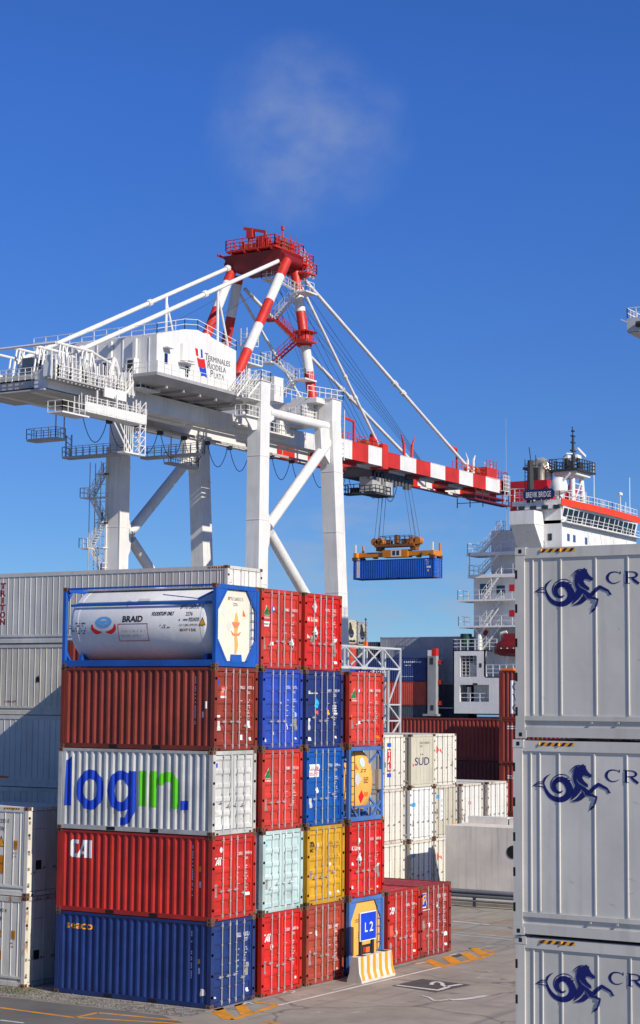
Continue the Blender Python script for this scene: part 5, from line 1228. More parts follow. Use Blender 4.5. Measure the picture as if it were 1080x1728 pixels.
# mast: four striped posts, head beam and platform
def striped(name, a, b, r, cuts, first_red):
    a = Vector(a); b = Vector(b); root = None; c = [0]+cuts+[1]
    for k, (s_, e_) in enumerate(zip(c, c[1:])):
        m = MB(); m.tube(a.lerp(b, s_), a.lerp(b, e_), r, n=16); red = (k % 2 == 0) == first_red
        o = m.build(name if root is None else 'stripe', M_CRED if red else M_WHITE, root or cr, smooth=40); root = root or o
    return root
apN = Vector((134.2, 81.9, 60.6)); apF = Vector((133.2, 89.6, 60.4))
striped('mast_post', (135.4, 79.3, 44.4), P(497, 450, x=135.2), .60, [.22, .446, .665, .82], True)
striped('mast_post', (135.4, 93.6, 44.4), P(403, 466, x=134.4), .60, [.25, .47, .70, .94], True)
striped('mast_post', P(400, 632, x=120.2), P(484, 440, x=131.5), .57, [.20, .42, .63, .855], True)
striped('mast_post', (120, 86.6, 44.6), P(391, 458, x=131.5), .57, [.42, .656, .89], False)
q1 = P(372, 462, x=133); q2 = P(500, 440, x=133)
m = MB(); zb_ = 60.3; zt_ = 62.2; x0, x1 = 130.6, 136.0
m.loft([(x0+.6, 81.6, zb_), (x1-.6, 81.6, zb_), (x1-.6, 88.0, zb_), (x0+.6, 88.0, zb_)], [(x0+.2, 81.0, zt_), (x1, 81.0, zt_), (x1, 89.4, zt_), (x0+.2, 89.4, zt_)])
for y in (81.2, 88.6): m.tube((x0+.4, y, 61.2), (x1-.1, y, 61.2), .62, n=16)
m.build('mast_head', paint('mast_head_red', lin(128, 20, 18), rust=.05, rough=.45), cr)
m = MB(); py1 = P(381, 436, x=x0-.4).y; py0 = P(512, 432, x=x1+.6).y; m.box((x0-.4, py0, 62.4), (x1+.6, py1, 62.6))
for k in range(5): m.box((x0-.4, py0+.4+k*1.9, 62.15), (x1+.6, py0+.6+k*1.9, 62.4))
m.railing([(x0-.4, py0, 62.6), (x1+.6, py0, 62.6), (x1+.6, py1, 62.6), (x0-.4, py1, 62.6)], 1.25, 1.1, .05, (1, .66, .33), close=True)
for pxa, pxb, py_ in ((492, 524, 447), (496, 530, 462)):
    a_ = P(pxb, py_, x=136.6); b_ = P(pxa, py_, x=136.6); m.box((134.9, a_.y, a_.z-.2), (137.2, b_.y, a_.z)); m.railing([(134.9, a_.y, a_.z), (137.2, a_.y, a_.z), (137.2, b_.y, a_.z)], 1.2, .8, .045, (1, .66, .33))
    for k in range(3): m.beam((135.4, a_.y+k*.7, a_.z-.2), (135.4, a_.y+.5+k*.7, a_.z-1.0), .1)
m.build('mast_platform', M_CRED, cr)
m = MB(); rr = random.Random(4)
for k in range(46):
    x, y = rr.uniform(x0, x1-.4), rr.uniform(py0+.4, py1-.8); h = rr.uniform(.3, 1.5); a = rr.uniform(.12, .5); m.box((x, y, 62.6), (x+a, y+a, 62.6+h))
for k in range(9): x, y = rr.uniform(x0, x1), rr.uniform(80.2, 91); m.tube((x, y, 62.6), (x, y, 62.6+rr.uniform(1.6, 2.6)), .05, n=5)
p = P(447, 420, x=131); m.beam((131, p.y, 62.6), (131, p.y, 64.6), .24, up=(0, 1, 0)); m.beam((131, p.y-.1, 64.5), (131, p.y+3.0, 65.3), .26, .34, up=(0, 0, 1)); p = P(423, 410, x=131); m.box((130.6, p.y-.4, 64.0), (131.4, p.y+.4, 65.0)); m.beam((131, p.y-.3, 62.6), (131, p.y-.3, 64), .12, up=(0, 1, 0)); m.beam((131, p.y+.3, 62.6), (131, p.y+.3, 64), .12, up=(0, 1, 0))
p = P(477, 400, x=133); m.tube((133, p.y, 62.6), (133, p.y, 65.0), .09, n=6); m.tube((133, p.y, 65), (133, p.y, 65.5), .2, n=8)
m.build('head_machinery', paint('machinery_red', lin(176, 46, 30), rust=.25, rough=.6), cr)
m = MB()
for y in (82.0, 84.6, 87.0):
    for k in (0, .6): m.tube((133.2, y+k, 63.3), (133.2, y+k+.25, 63.3), .75, n=16)
m.build('sheave', paint('sheave_rust', (.14, .09, .05), rust=.3, rough=.7), cr)
# zigzag stair round the near water-side mast post
zz = [44.6, 47.0, 49.4, 51.6, 54.6, 57.4, 59.4]
for i, (a, b) in enumerate(zip(zz, zz[1:])):
    tgt = MB()
    ya_, yb_ = (83.6, 80.4) if i % 2 == 0 else (80.4, 83.6)
    tgt.stair((133.6, ya_, a), (133.6, yb_, b), .8, (1, 0, 0)); e_ = yb_; o_ = -1.6 if e_ < 82 else 1.4
    tgt.box((132.8, min(e_, e_+o_), b-.18), (135.4 if o_ < 0 else 134.4, max(e_, e_+o_), b)); tgt.railing([(132.8, e_, b), (132.8, e_+o_, b), (134.6, e_+o_, b)], 1.1, .8, .035); tgt.build('stair_flight', M_CRED if i in (2, 3) else M_WHITE, cr)
MB().stair((136.4, 80.2, 59.6), (136.4, 81.6, 62.5), .8, (1, 0, 0)).build('stair_flight', M_WHITE, cr)
m = MB(); m.lathe([(.7, 0), (.95, .1), (.95, 1.5), (1.5, 1.7), (.7, 2.0)], (135.4, 80.55, 51.2), 'z', 16); m.build('post_collar', M_CRED, cr)
# stays, ropes
def stay(name, a, b, r, joints=(.3, .7)):
    a = Vector(a); b = Vector(b); m = MB(); m.tube(a, b, r, n=10)
    for t in joints: m.tube(a.lerp(b, t-.008), a.lerp(b, t+.008), r*1.55, n=8)
    return m.build(name, M_WHITE, cr, smooth=40)
stay('back_stay', (132.2, 81.6, 61.3), (94.8, 82.2, 43.9), .25, (.02, .42, .98)); stay('back_stay', (131.2, 88.4, 60.9), (93.2, 88.6, 43.2), .25, (.02, .42, .98))
stay('fore_stay', (137.4, 82.0, 60.0), (184.2, 82.6, 41.7), .23, (.5, .55)); stay('fore_stay', (137.0, 90.2, 59.6), (183, 89.6, 41.7), .23, (.5, .55))
stay('fore_stay', (136.4, 81.9, 59.2), (157.4, 82.6, 42.0), .18, (.55, .68)); stay('fore_stay', (136.0, 90.4, 59.0), (157, 89.6, 42.0), .18, (.55, .68))
for yy, px in ((82, 368), (88.4, 281)):
    p = P(px, 487 if px > 300 else 500, y=yy); mb = MB(); mb.tube((p.x, yy, p.z), (p.x, yy, zr-.5), .16, n=8); mb.tube((p.x, yy, p.z-.6), (p.x+2.6, yy, zr-1), .13, n=8); mb.build('stay_prop', M_WHITE, cr)
m = MB()
for k in range(5): m.tube((136.5, 83.6+k*1.0, 61.6), (170+k*2.4, 83.4+k*1.1, 42.0), .035, n=4)
for k in range(3): m.tube((136.5, 84.2+k*1.1, 61.2), (158+k*1.5, 84+k*1.2, 42.4), .035, n=4)
for k in range(2): m.tube((136.5, 85.2+k*1.2, 60.2), (146+k*3, 84+k*1.2, 42.4), .03, n=4)
m.tube((131, 88, 58), (112, 88.5, 48), .03, n=4); m.tube((130.8, 85, 57), (114, 87, 46.8), .03, n=4)
m.build('boom_rope', M_ROPE, cr)
# platforms at the heads of the near legs and between them
m = MB()
m.box((XA-2.6, NY+.2, 40.1), (XA+.2, NY+1.6, 40.25)); m.railing([(XA-2.6, NY+.2, 40.2), (XA-.05, NY+.2, 40.2)], 1.1, .7, .035); m.railing([(XA-2.6, NY+1.6, 40.2), (XA-2.6, NY+.2, 40.2)], 1.1, .7, .035); m.railing([(XA-2.6, NY+.2, 42.1), (XA-.1, NY+.2, 42.1)], 1.2, .6, .035)
m.box((XA-2.4, NY+.1, 42.0), (XA, NY+1.8, 42.12)); m.stair((XA-2.2, NY+.6, 42.2), (XA+.6, NY+.6, 44.6), .8, (0, 1, 0)); m.stair((XA-2.9, NY+1.6, 42.2), (XA-.3, NY+1.6, 44.6), .8, (0, 1, 0))
m.railing([(XA, NY, 44.36), (XA+1.9, NY, 44.36), (XA+1.9, NY+3.4, 44.36)], 1.1, .8, .035); m.railing([(XA, NY+3.4, 44.36), (XA, NY, 44.36)], 1.1, .8, .035)
m.prism([(XA-2.3, 40.1), (XA-.02, 40.1), (XA-.02, 38.9), (XA-.8, 38.7)], lambda u, v, d: (u, d, v), NY+.5, NY+.7)
m.build('leg_platform', M_WHITE, cr)
m = MB()
px = XB-3.3; m.box((px, NY+2.2, 42.0), (XB+.2, NY+4.6, 42.15)); m.railing([(px, NY+4.6, 42.1), (px, NY+2.2, 42.1), (XB, NY+2.2, 42.1)], 1.3, .7, .04, (1, .66, .33)); m.box((XB-2.0, NY+2.4, 42.1), (XB-.2, NY+4.4, 44.6))
m.railing([(XB-3.2, NY+1.4, 44.55), (XB+2.3, NY-.1, 44.55), (XB+2.3, NY+4, 44.55)], 1.15, .9, .04); m.box((XB-1.9, NY+1.0, 43.9), (XB, NY+4, 44.5))
for y in (NY-.2, NY+.5): 
    m.tube((XB+2.5, y, 37.5), (XB+2.5, y, 43.5), .05, n=5)
for k in range(10): m.tube((XB+2.5, NY-.2, 37.7+k*.6), (XB+2.5, NY+.5, 37.7+k*.6), .04, n=5)
for k in range(5): m.tube((XB+2.5, NY-.25, 38.0+k*1.3), (XB+2.9, NY+.15, 38.0+k*1.3), .04, n=5)
m.build('leg_platform', M_WHITE, cr)
m = MB(); x0_, x1_ = XA+3.6, XB-1.0   # walkway on the near girder with its cabinets
m.box((x0_, GN0-1.4, ZT-1.4), (x1_, GN0-.05, ZT-1.25)); m.railing([(x0_+2, GN0-1.4, ZT-1.3), (x1_, GN0-1.4, ZT-1.3)], 1.1, .9, .035)
m.stair((x0_+2.6, GN0-.8, ZT-1.3), (x0_, GN0-.8, ZT+1.0), .9, (0, 1, 0)); m.box((x0_-.9, GN0-1.4, ZT+.95), (x0_, GN0, ZT+1.05)); m.box((x0_-1.2, GN0-1.5, ZT-1.3), (x0_+.6, GN0-1.42, ZT+.2))
m.stair((XA+2.4, GN0-1.2, ZT+1.0), (XA+4.4, GN0-1.2, 44.2), .8, (0, 1, 0)); m.stair((XA+3.2, GN0-2.2, ZT+1.0), (XA+5.2, GN0-2.2, 44.2), .8, (0, 1, 0)); m.box((XA+4.2, GN0-2.6, 44.1), (XA+7, GN0, 44.25)); m.railing([(XA+4.2, GN0-2.6, 44.2), (XA+7, GN0-2.6, 44.2), (XB, GN0-2.6, 44.2)], 1.1, 1.1, .035)
m.box((XA+5.6, GN0-.6, 44.2), (XA+5.9, GN0-.3, 47.5)); m.box((XA+4.4, GN0-1.2, 47.4), (XA+7.6, GN0+.4, 47.55)); m.railing([(XA+4.4, GN0-1.2, 47.5), (XA+7.6, GN0-1.2, 47.5)], 1.1, .8, .04)
for k in range(9): m.beam((XA+4.3, GN0-1.2, 47.5+k*.4), (XA+4.3, GN0-.4, 47.5+k*.4), .05)
for y in (GN0-1.2, GN0-.4): m.beam((XA+4.3, y, 44.2), (XA+4.3, y, 51.4), .07, up=(0, 1, 0))
m.box((XA+4.4, GN0-1.0, 49.6), (XA+7, GN0+.2, 49.7)); m.railing([(XA+4.4, GN0-1.0, 49.7), (XA+7, GN0-1.0, 49.7)], 1.1, .8, .04)
m.build('girder_walkway', M_WHITE, cr)
m = MB(); m.box((XB-5.6, GN0-1.2, ZT-1.2), (XB-4.6, GN0-.3, ZT+.9)); m.build('cabinet', flat('slate_cabinet2', lin(60, 70, 92)), cr)
m = MB(); m.box((XB-3.9, GN0-1.3, ZT-1.2), (XB-1.7, GN0-.2, ZT+1.0)); m.box((XB-3.0, GN0+.1, 44.3), (XB-1.0, GN0+1.9, 47.2)); m.build('cabinet', M_WHITE, cr)
# boom fittings: horns, winches, small davits, rails, aerial
m = MB()
for x in (163.6, 165.6):
    for y in (GN0+.4, GF0+.6): m = MB(); m.tube((x, y, ZT), (x+(.15 if x > 164 else -.15), y, ZT+1.8), .22, n=6); m.tube((x+(.15 if x > 164 else -.15), y, ZT+1.8), (x+(.9 if x > 164 else -.9), y, ZT+3.1), .20, .06, n=6); m.build('rope_horn', M_CRED, cr)
for x, s_ in ((151.0, -1), (179.6, -1)): m = MB(); m.beam((x, GN0+.8, ZT), (x, GN0+.8, ZT+3.2), .22, up=(0, 1, 0)); m.beam((x+.1, GN0+.8, ZT+3.1), (x-2.4, GN0+.8, ZT+3.3), .20, .28); m.build('davit', M_CRED, cr)
m = MB(); m.loft([(155.0, GN0+.3, ZT), (156.6, GN0+.3, ZT), (156.6, GN0+1.2, ZT), (155.0, GN0+1.2, ZT)], [(155.6, GN0+.5, ZT+2.2), (156.2, GN0+.5, ZT+2.2), (156.2, GN0+1, ZT+2.2), (155.6, GN0+1, ZT+2.2)]); m.build('stay_bracket', M_CRED, cr); m = MB()
m.railing([(147, GN0+.1, ZT+.3), (157, GN0+.1, ZT+.3)], 1.0, 1.4, .04); m.railing([(177, GN0+.1, ZT+.1), (187, GN0+.1, ZT+.1)], 1.0, 1.4, .04); m.railing([(190.5, GN0+.1, ZT+.1), (194.4, GN0+.1, ZT+.1), (194.4, GF1, ZT+.1)], 1.3, .9, .04)
m.railing([(187.5, GN0, ZT+1.5), (190.8, GN0, ZT+1.5)], 1.0, 1.0, .04)
m.build('boom_railing', M_CRED, cr)
m = MB()
for x in (146.8, 153.6, 183.0, 185.2): m.tube((x, GN0+.9, ZT+.7), (x+.9, GN0+.9, ZT+.7), .55, n=14)
m.build('cable_drum', paint('drum_orange', lin(170, 90, 40), rust=.2, rough=.6), cr)
m = MB()
for x in (182.2, 184.0): m.tube((x, GN0+.4, ZT), (x, GN0+.4, ZT+1.9), .20, n=6); m.tube((x, GN0+.4, ZT+1.9), (x+(.6 if x > 183 else -.6), GN0+.4, ZT+2.8), .18, .06, n=6)
m.tube((145.2, GN0+.5, ZT), (145.2, GN0+.5, ZT+3.4), .20, n=6); m.tube((145.2, GN0+.5, ZT+3.4), (145.9, GN0+.5, ZT+4.8), .19, .08, n=6)
m.box((191.6, GN0-.7, ZB+.3), (193.6, GN0-.05, ZB+.4)); m.railing([(191.6, GN0-.7, ZB+.4), (193.6, GN0-.7, ZB+.4)], 2.2, .5, .04, (1, .75, .5, .25)); m.stair((188.6, GN0+.5, ZT+1.4), (191, GN0+.5, ZT), .8, (0, 1, 0))
m.build('boom_fitting', M_WHITE, cr)
m = MB(); m.tube((194.3, GN0+.2, ZB), (194.3, GN0+.2, ZT+9.5), .05, .02, n=5); m.tube((194.4, GN0+.2, ZB-8.5), (194.4, GN0+.2, ZB), .04, n=5); m.build('aerial', M_GREYW, cr)

# trolley with the driver's cabin
m = MB(); m.box((157.4, GN1+.1, ZB-1.1), (168.8, GF0-.1, ZB-.2)); m.box((158, GN1-.2, ZB-.6), (159.2, GF0+.2, ZB+.4)); m.box((166.4, GN1-.2, ZB-.6), (167.6, GF0+.2, ZB+.4))
for k in range(12): m.box((157+k*.95, GN1+.05, ZB-rr.uniform(1.3, 2.0)), (157.5+k*.95, GN1+.5, ZB-.5))
tr = m.build('trolley', flat('trolley_grey', (.10, .10, .11)), cr)
cx0, cx1 = 157.6, 160.6
m = MB(); m.box((cx0, GN1+.1, 36.5), (cx1, GN1+2.0, 39.2)); m.box((cx1-.1, GN1-.3, 36.3), (cx1+1.7, GN1+1.6, 38.0)); cb_ = m.build('driver_cabin', paint('cabin_grey', (.42, .42, .41), rust=.1, rough=.5), tr)
m = MB(); m.box((cx1+1.7, GN1-.2, 36.4), (cx1+2.2, GN1+1.5, 37.8)); m.build('cabin_window', flat('cabin_glass', lin(30, 80, 130), .15), cb_)
m = MB(); m.box((cx0-.1, GN1+2.0, 36.2), (cx0+1.6, GN1+4.6, 36.4)); m.box((cx0-.1, GN1-.5, 36.1), (cx1+1.9, GN1+2.0, 36.3)); m.railing([(cx0, GN1+2.0, 36.4), (cx0, GN1+4.6, 36.4), (cx0+1.6, GN1+4.6, 36.4)], 1.1, .8, .05); m.railing([(cx0, GN1+2.0, 36.3), (cx0, GN1-.4, 36.3), (cx1+1, GN1-.4, 36.3)], 1.0, .9, .04); m.box((cx0+.3, GN1+2.4, 36.4), (cx0+1.2, GN1+3.6, 37.1)); m.build('cabin_walkway', M_DARK, tr)
m = MB(); hx = 167.4
for y in (82.3, 83.0, 88.0, 88.7):
    for dx in (-.5, .5): m.tube((hx+dx, 84.1+(y-82.6)*.60, ZB-.4), (hx+dx, y, 31.0), .035, n=4)
m.build('hoist_rope', M_ROPE, cr)

# ------------------------------------------------------------------ spreader and the lifted box
P_SPR = paint('spreader_orange', lin(214, 132, 24), rust=.14, rough=.5, rustcol=(.2, .09, .03))
HBX, HBY = 166.2, 79.35
spr = thing('spreader', 'orange spreader hanging on ropes above the lifted blue container', 'spreader', (HBX, HBY, 0))
zc = 28.55
m = MB(); m.box((.75, .5, zc+.25), (1.7, 11.7, zc+.85)); m.box((.55, 4.2, zc+.1), (1.9, 8.0, zc+1.1))
for y in (2.6, 9.2): m.box((.9, y, zc), (1.5, y+.5, zc+.3))
m.build('main_beam', P_SPR, spr)
for y in (.05, 11.75):
    m = MB(); m.box((0, y, zc+.1), (2.44, y+.45, zc+.8)); m.build('end_beam', P_SPR, spr)
    for x in (0, 2.1):
        f_ = MB(); f_.box((x-.05, y-.1, zc-.25), (x+.35, y+.6, zc+.2)); f_.build('twistlock_box', flat('dark_rust', (.10, .06, .04)), spr)
        f_ = MB(); f_.box((x, y+.1, zc+.8), (x+.22, y+.32, zc+1.9)); f_.build('guide_arm', M_WHITE if x < 1 else P_SPR, spr)
m = MB(); m.box((-.05, 4.9, zc+.12), (.0, 6.4, zc+1.0), 0); m.box((-.07, 5.15, zc+.3), (-.04, 5.55, zc+.9), 1); m.box((-.07, 5.75, zc+.3), (-.04, 6.15, zc+.9), 1); m.build('control_box', [M_WHITE, M_DARK], spr)
m = MB(); m.box((.4, 3.2, zc+1.5), (2.0, 9.2, zc+1.85)); 
for y in (3.4, 8.6):
    m.box((.7, y-.3, zc+1.0), (1.7, y+.5, zc+1.6))
m.box((.8, 5.9, zc+1.85), (1.5, 6.3, zc+3.1)); m.box((.6, 4.2, zc+1.85), (1.6, 5.2, zc+2.5)); m.box((.6, 7.0, zc+1.85), (1.6, 7.5, zc+2.4)); hbk = m.build('head_block', paint('head_block_brown', lin(130, 80, 40), rust=.3, rough=.6), spr)
for y in (3.3, 9.0):
    for dy in (-.28, .28):
        m = MB(); m.tube((.7, y+dy*1.4, zc+2.25), (1.7, y+dy*1.4, zc+2.25), .52, n=16); m.loft([(.75, y-.3, zc+1.5), (1.65, y-.3, zc+1.5), (1.65, y+.3, zc+1.5), (.75, y+.3, zc+1.5)], [(.75, y-.6, zc+2.3), (1.65, y-.6, zc+2.3), (1.65, y+.6, zc+2.3), (.75, y+.6, zc+2.3)]); m.build('rope_sheave', paint('sheave_amber', lin(196, 120, 50), rust=.2, rough=.5), hbk)
m = MB(); m.railing([(.4, 3.9, zc+1.85), (.4, 8.3, zc+1.85), (2.0, 8.3, zc+1.85), (2.0, 3.9, zc+1.85)], 1.1, .8, .035, close=True); m.build('guard', M_DARK, hbk)
c = container('dry', L40, 2.591, (HBX, HBY, zc-.2-2.591), paint('lifted_blue_paint', lin(10, 84, 186), rust=.02, rough=.4), 'blue long container lifted in the air under the orange spreader', detail=1)
on_side(c, [rect(.55, .25, .95, 2.45)], M_WLET, 'banner', .006); on_side(c, [rect(.66, .3+.02, .84, .36), rect(.70, .4, .82, 2.1), rect(.66, 2.16, .84, 2.36)], M_REDL, 'emblem', .012)
on_side(c, [rect(L40-1.1, 1.28, L40-.8, 1.52), rect(L40-.7, 1.28, L40-.48, 1.52)], M_WLET, 'sticker', .008); on_side(c, [rect(L40-1.05, .8, L40-.78, 1.08)], M_YEL, 'sticker', .008); on_side(c, bits(L40-1.3, 1.7, L40-.8, 2.4, 5, rr, .6), M_WLET, 'lettering', .008)

# end of a second crane's girder at the right edge of the picture
c2 = thing('quay_crane', 'grey girder end of another crane high above the silver grey containers', 'crane', (0, 0, 0))
a = P(1057.8, 560, x=120)
m = MB(); m.box((a.x, a.y-14, a.z-.05), (a.x+14, a.y-.02, a.z+1.35)); m.loft([(a.x, a.y-13, a.z-.1), (a.x+14, a.y-13, a.z-.1), (a.x+14, a.y-.05, a.z-.1), (a.x, a.y-.05, a.z-.1)][::-1], [(a.x+1.5, a.y-13, a.z-.9), (a.x+14, a.y-13, a.z-.9), (a.x+14, a.y-1.4, a.z-.9), (a.x+1.5, a.y-1.4, a.z-.9)][::-1]); m.build('girder', paint('far_crane_grey', (.52, .52, .53), rust=.04, rough=.5), c2)
m = MB(); m.railing([(a.x+8, a.y-.05, a.z+1.35), (a.x, a.y-.05, a.z+1.35), (a.x, a.y-12, a.z+1.35)], 1.0, .9, .04); m.beam((a.x, a.y, a.z+1.0), (a.x, a.y+.6, a.z+1.3), .1); m.build('railing', M_WHITE, c2)
m = MB(); m.box((a.x+2.5, a.y-8, a.z-1.3), (a.x+4.5, a.y-2.4, a.z-.9)); m.tube((a.x-.25, a.y-1.8, a.z+.6), (a.x-.25, a.y-1.1, a.z+.6), .3, n=10); m.build('trolley_stop', M_DARK, c2)
for x in (a.x+9,):
    m = MB(); m.box((x, a.y-12, 0), (x+2, a.y-10, a.z)); m.build('leg', M_WHITE, c2)

# ------------------------------------------------------------------ ship
sh = thing('container_ship', 'white ship at the quay with an orange-edged bridge and red funnel', 'ship', (0, 0, 0))
P_SHIP = paint('ship_white', (.74, .74, .73), rust=.06, rough=.45, var=.06, dirt=.2, scale=.5, rustcol=(.45, .33, .24))
P_SHIPG = paint('ship_grey', (.74, .74, .74), rust=.04, rough=.5, var=.05, scale=.4)
P_HULL = paint('hull_navy', lin(24, 30, 48), rust=.08, rough=.5, scale=.4)
P_FUN = paint('funnel_red', lin(186, 16, 34), rust=.02, rough=.45, scale=.4)
P_ORG = flat('bridge_orange', lin(250, 66, 24), .45)
SX0, SX1 = 150.0, 176.0
m = MB(); m.loft([(SX0+3, -20, -2.2), (SX1-3, -20, -2.2), (SX1, 150, -2.2), (SX0, 150, -2.2)], [(SX0, -30, 7.6), (SX1, -30, 7.6), (SX1, 150, 7.6), (SX0, 150, 7.6)]); m.build('hull', P_HULL, sh)
def sp(px, py, x=SX0): p = P(px, py, x=x); return p.y, p.z
# lower casing by the rail, with two big openings
ys0, ys1 = 56.0, 68.25; zb, zm, zt = 8.05, 12.5, 15.65
m = MB(); t_ = .18
def wall(y0, y1, z0, z1): m.box((SX0, y0, z0), (SX0+t_, y1, z1))
wall(ys0, 63.5, zb, 9.6); wall(63.5, ys1, zb, 9.55); wall(ys0, 63.5, 9.6, zm); wall(67.35, ys1, 9.55, zm); wall(63.5, 67.35, 11.55, zm)
wall(67.3, ys1, zm, zt); wall(64.0, 65.1, zm, zt); wall(65.1, 67.3, 15.0, zt); 
m.box((SX0, ys1-.15, zb), (SX0+14, ys1, zt)); m.box((SX0, 64.0, zm), (SX0+5, 64.15, zt)); m.box((SX0, ys0, zm-.12), (SX0+10, 64.0, zm)); m.box((SX0, 64, zt-.1), (SX0+10, ys1, zt)); m.box((SX0, ys0, zb), (SX0+12, ys1, zb+.1))
m.build('deck_casing', P_SHIP, sh)
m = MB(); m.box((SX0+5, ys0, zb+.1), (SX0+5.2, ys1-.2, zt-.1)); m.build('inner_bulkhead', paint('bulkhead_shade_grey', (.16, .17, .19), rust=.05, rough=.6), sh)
m = MB(); m.railing([(SX0+.2, 63.5, 9.55), (SX0+.2, 67.35, 9.55)], 1.0, 1.2, .04); m.railing([(SX0+.1, ys0, zm), (SX0+.1, 63.9, zm)], 1.4, .9, .04, (1, .66, .33)); m.railing([(SX0+.1, 62.5, zt), (SX0+.1, ys1, zt), (SX0+4, ys1, zt)], 1.3, 1.0, .04, (1, .66, .33))
for k in range(6): m.beam((SX0+.3, 65.1, 12.7+k*.4), (SX0+.3, 67.3, 12.7+k*.4), .06)
for k in range(5): m.beam((SX0+.3, 65.2+k*.5, 12.5), (SX0+.3, 65.2+k*.5, 15), .06, up=(0, 1, 0))
m.build('deck_railing', P_SHIP, sh)
m = MB(); m.box((SX0+1.2, 65.6, 12.5), (SX0+2.4, 66.6, 14.2)); m.tube((SX0+1.0, 66.0, 13.4), (SX0+2.6, 66.0, 13.4), .6, n=14); m.box((SX0+1, 66.6, 9.6), (SX0+1.5, 66.9, 11.3)); m.build('mooring_winch', P_SHIP, sh)
m = MB(); m.box((SX0-.02, 65.0, 11.5), (SX0+.1, 65.6, 11.75)); m.box((SX0-.03, 64.45, 13.6), (SX0, 64.75, 14.1)); m.box((SX0+5-.02, 58.5, 12.9), (SX0+5.01, 61, 14.2)); m.build('fairlead', M_DARK, sh)
m = MB(); m.tube((SX0+1, 65.2, zt), (SX0+1, 65.2, zt+1.9), .38, n=12); m.tube((SX0+1, 65.2, zt+1.8), (SX0+.8, 62.6, zt+5.0), .14, .09, n=8); m.tube((SX0+1, 65.2, zt+1.9), (SX0+.6, 65.9, zt+2.8), .10, n=8); m.build('deck_crane', P_SHIP, sh)
m = MB(); m.tube((SX0+1.2, 67.1, zt+.6), (SX0+1.2, 67.1, zt+2.0), .7, n=12); m.build('covered_reel', flat('dark_green_cover', (.01, .05, .04)), sh)
m = MB(); 
for y in (60.4, 61.9): m.beam((SX0+1, y, 12.5), (SX0+.8, y-.5, 15.4), .2, up=(0, 1, 0))
for k in range(4): m.beam((SX0+1, 60.4, 12.9+k*.6), (SX0+1, 61.9, 12.9+k*.6), .09)
m.tube((SX0+1.6, 62.6, 15.3), (SX0+.6, 62.2, 17.6), .14, n=8); m.tube((SX0+.6, 62.2, 17.6), (SX0+.6, 61.4, 17.8), .2, n=8); m.build('davit', P_SHIP, sh)
# accommodation block with stairs up its side
AX = 152.0; y1 = P(797, 970, x=AX).y
decks = [15.65, P(797, 1057, x=AX).z, P(797, 1013, x=AX).z, P(800, 971, x=AX).z, P(800, 934, x=AX).z, P(830, 895, x=AX).z]
yF = 56.4
m = MB(); m.box((AX, yF, 8), (SX1-2, y1-.2, decks[3])); m.box((AX+.4, yF, decks[3]), (SX1-2, P(829, 950, x=AX+.4).y, decks[5])); acc = m.build('accommodation', P_SHIPG, sh)
m = MB()
ext = [(decks[1], 1.2), (decks[2], 1.3), (decks[4], .2), (decks[3], .0)]
for z, e_ in ext: m.box((AX-1.6 if z < decks[3]-.5 else AX-1.2, yF, z-.22 if z < decks[3]-.5 else z-.4), (AX+2, y1+e_, z))
m.box((AX-1.2, y1-.25, decks[3]), (AX-1.1, y1-.15, decks[4])); m.build('side_deck', P_SHIPG, acc)
m = MB()
for z, e_ in ext: m.railing([(AX-1.5 if z < decks[3]-.5 else AX-1.1, yF, z), (AX-1.5 if z < decks[3]-.5 else AX-1.1, y1+e_-.1, z), (AX+1.5, y1+e_-.1, z)], 1.15, 1.5, .03)
m.railing([(AX+.4, P(835, 900, x=AX).y, decks[5]), (AX+.4, P(850, 885, x=AX).y, decks[5])], 1.1, .8, .03)
for i, (za, zb_) in enumerate(zip(decks, decks[1:])): m.stair((AX-.8, y1-(1.6 if i > 2 else 1.8), za), (AX-.8, y1-4.4, zb_), .7, (1, 0, 0))
m.build('side_stair', P_SHIP, acc)
for px, py, w_ in ((845, 996, .55), (817, 993, .55)):
    y, z = sp(px, py, AX); m = MB(); m.box((AX-.04, y-w_, z-.55), (AX+.02, y+w_, z+.55)); m.build('window', flat('accommodation_glass', lin(30, 80, 110), .15), acc)
for py in (992, 1035):
    y, z = sp(864, py, AX-1.5); m = MB(); m.box((AX-1.56, y-.35, z-.4), (AX-1.5, y+.35, z+.4)); m.build('life_ring', P_FUN, acc)
y, z = sp(820, 1068, AX); m = MB(); m.tube((AX-.06, y, z), (AX, y, z), .35, n=12); m.build('hose_box', P_FUN, acc)
# bridge: front wall, window band leaning out, orange visor, wing
BY = 54.5; bx0, bx1 = 150.6, 175.6
zr_, zw1, zw0 = 33.0, 32.1, 31.0
m = MB(); m.box((151.0, BY, 24), (bx1-1, BY+6, zw0-.15)); m.box((152.2, BY+.3, zw0-.2), (bx1-.6, BY+5.6, zr_-.2)); brg = m.build('bridge', P_SHIP, sh)
m = MB(); kx = 159.6; yk = BY-.9
vis = [(bx0, BY-.1), (kx, yk+.35), (kx+6, yk+.35), (bx1, BY-.1), (bx1, BY+6.2), (bx0, BY+6.2)]
m.prism(vis, lambda u, v, d: (u, v, d), zr_-.3, zr_+.22); m.build('bridge_roof', P_SHIP, brg)
m = MB(); fr = vis[:4]
for (xa_, ya_), (xb_, yb_) in zip(fr, fr[1:]): m.loft([(xa_, ya_-.10, zr_-.42), (xb_, yb_-.10, zr_-.42), (xb_, yb_-.02, zr_-.42), (xa_, ya_-.02, zr_-.42)], [(xa_, ya_-.10, zr_+.36), (xb_, yb_-.10, zr_+.36), (xb_, yb_-.02, zr_+.36), (xa_, ya_-.02, zr_+.36)])
m.build('visor', P_ORG, brg)
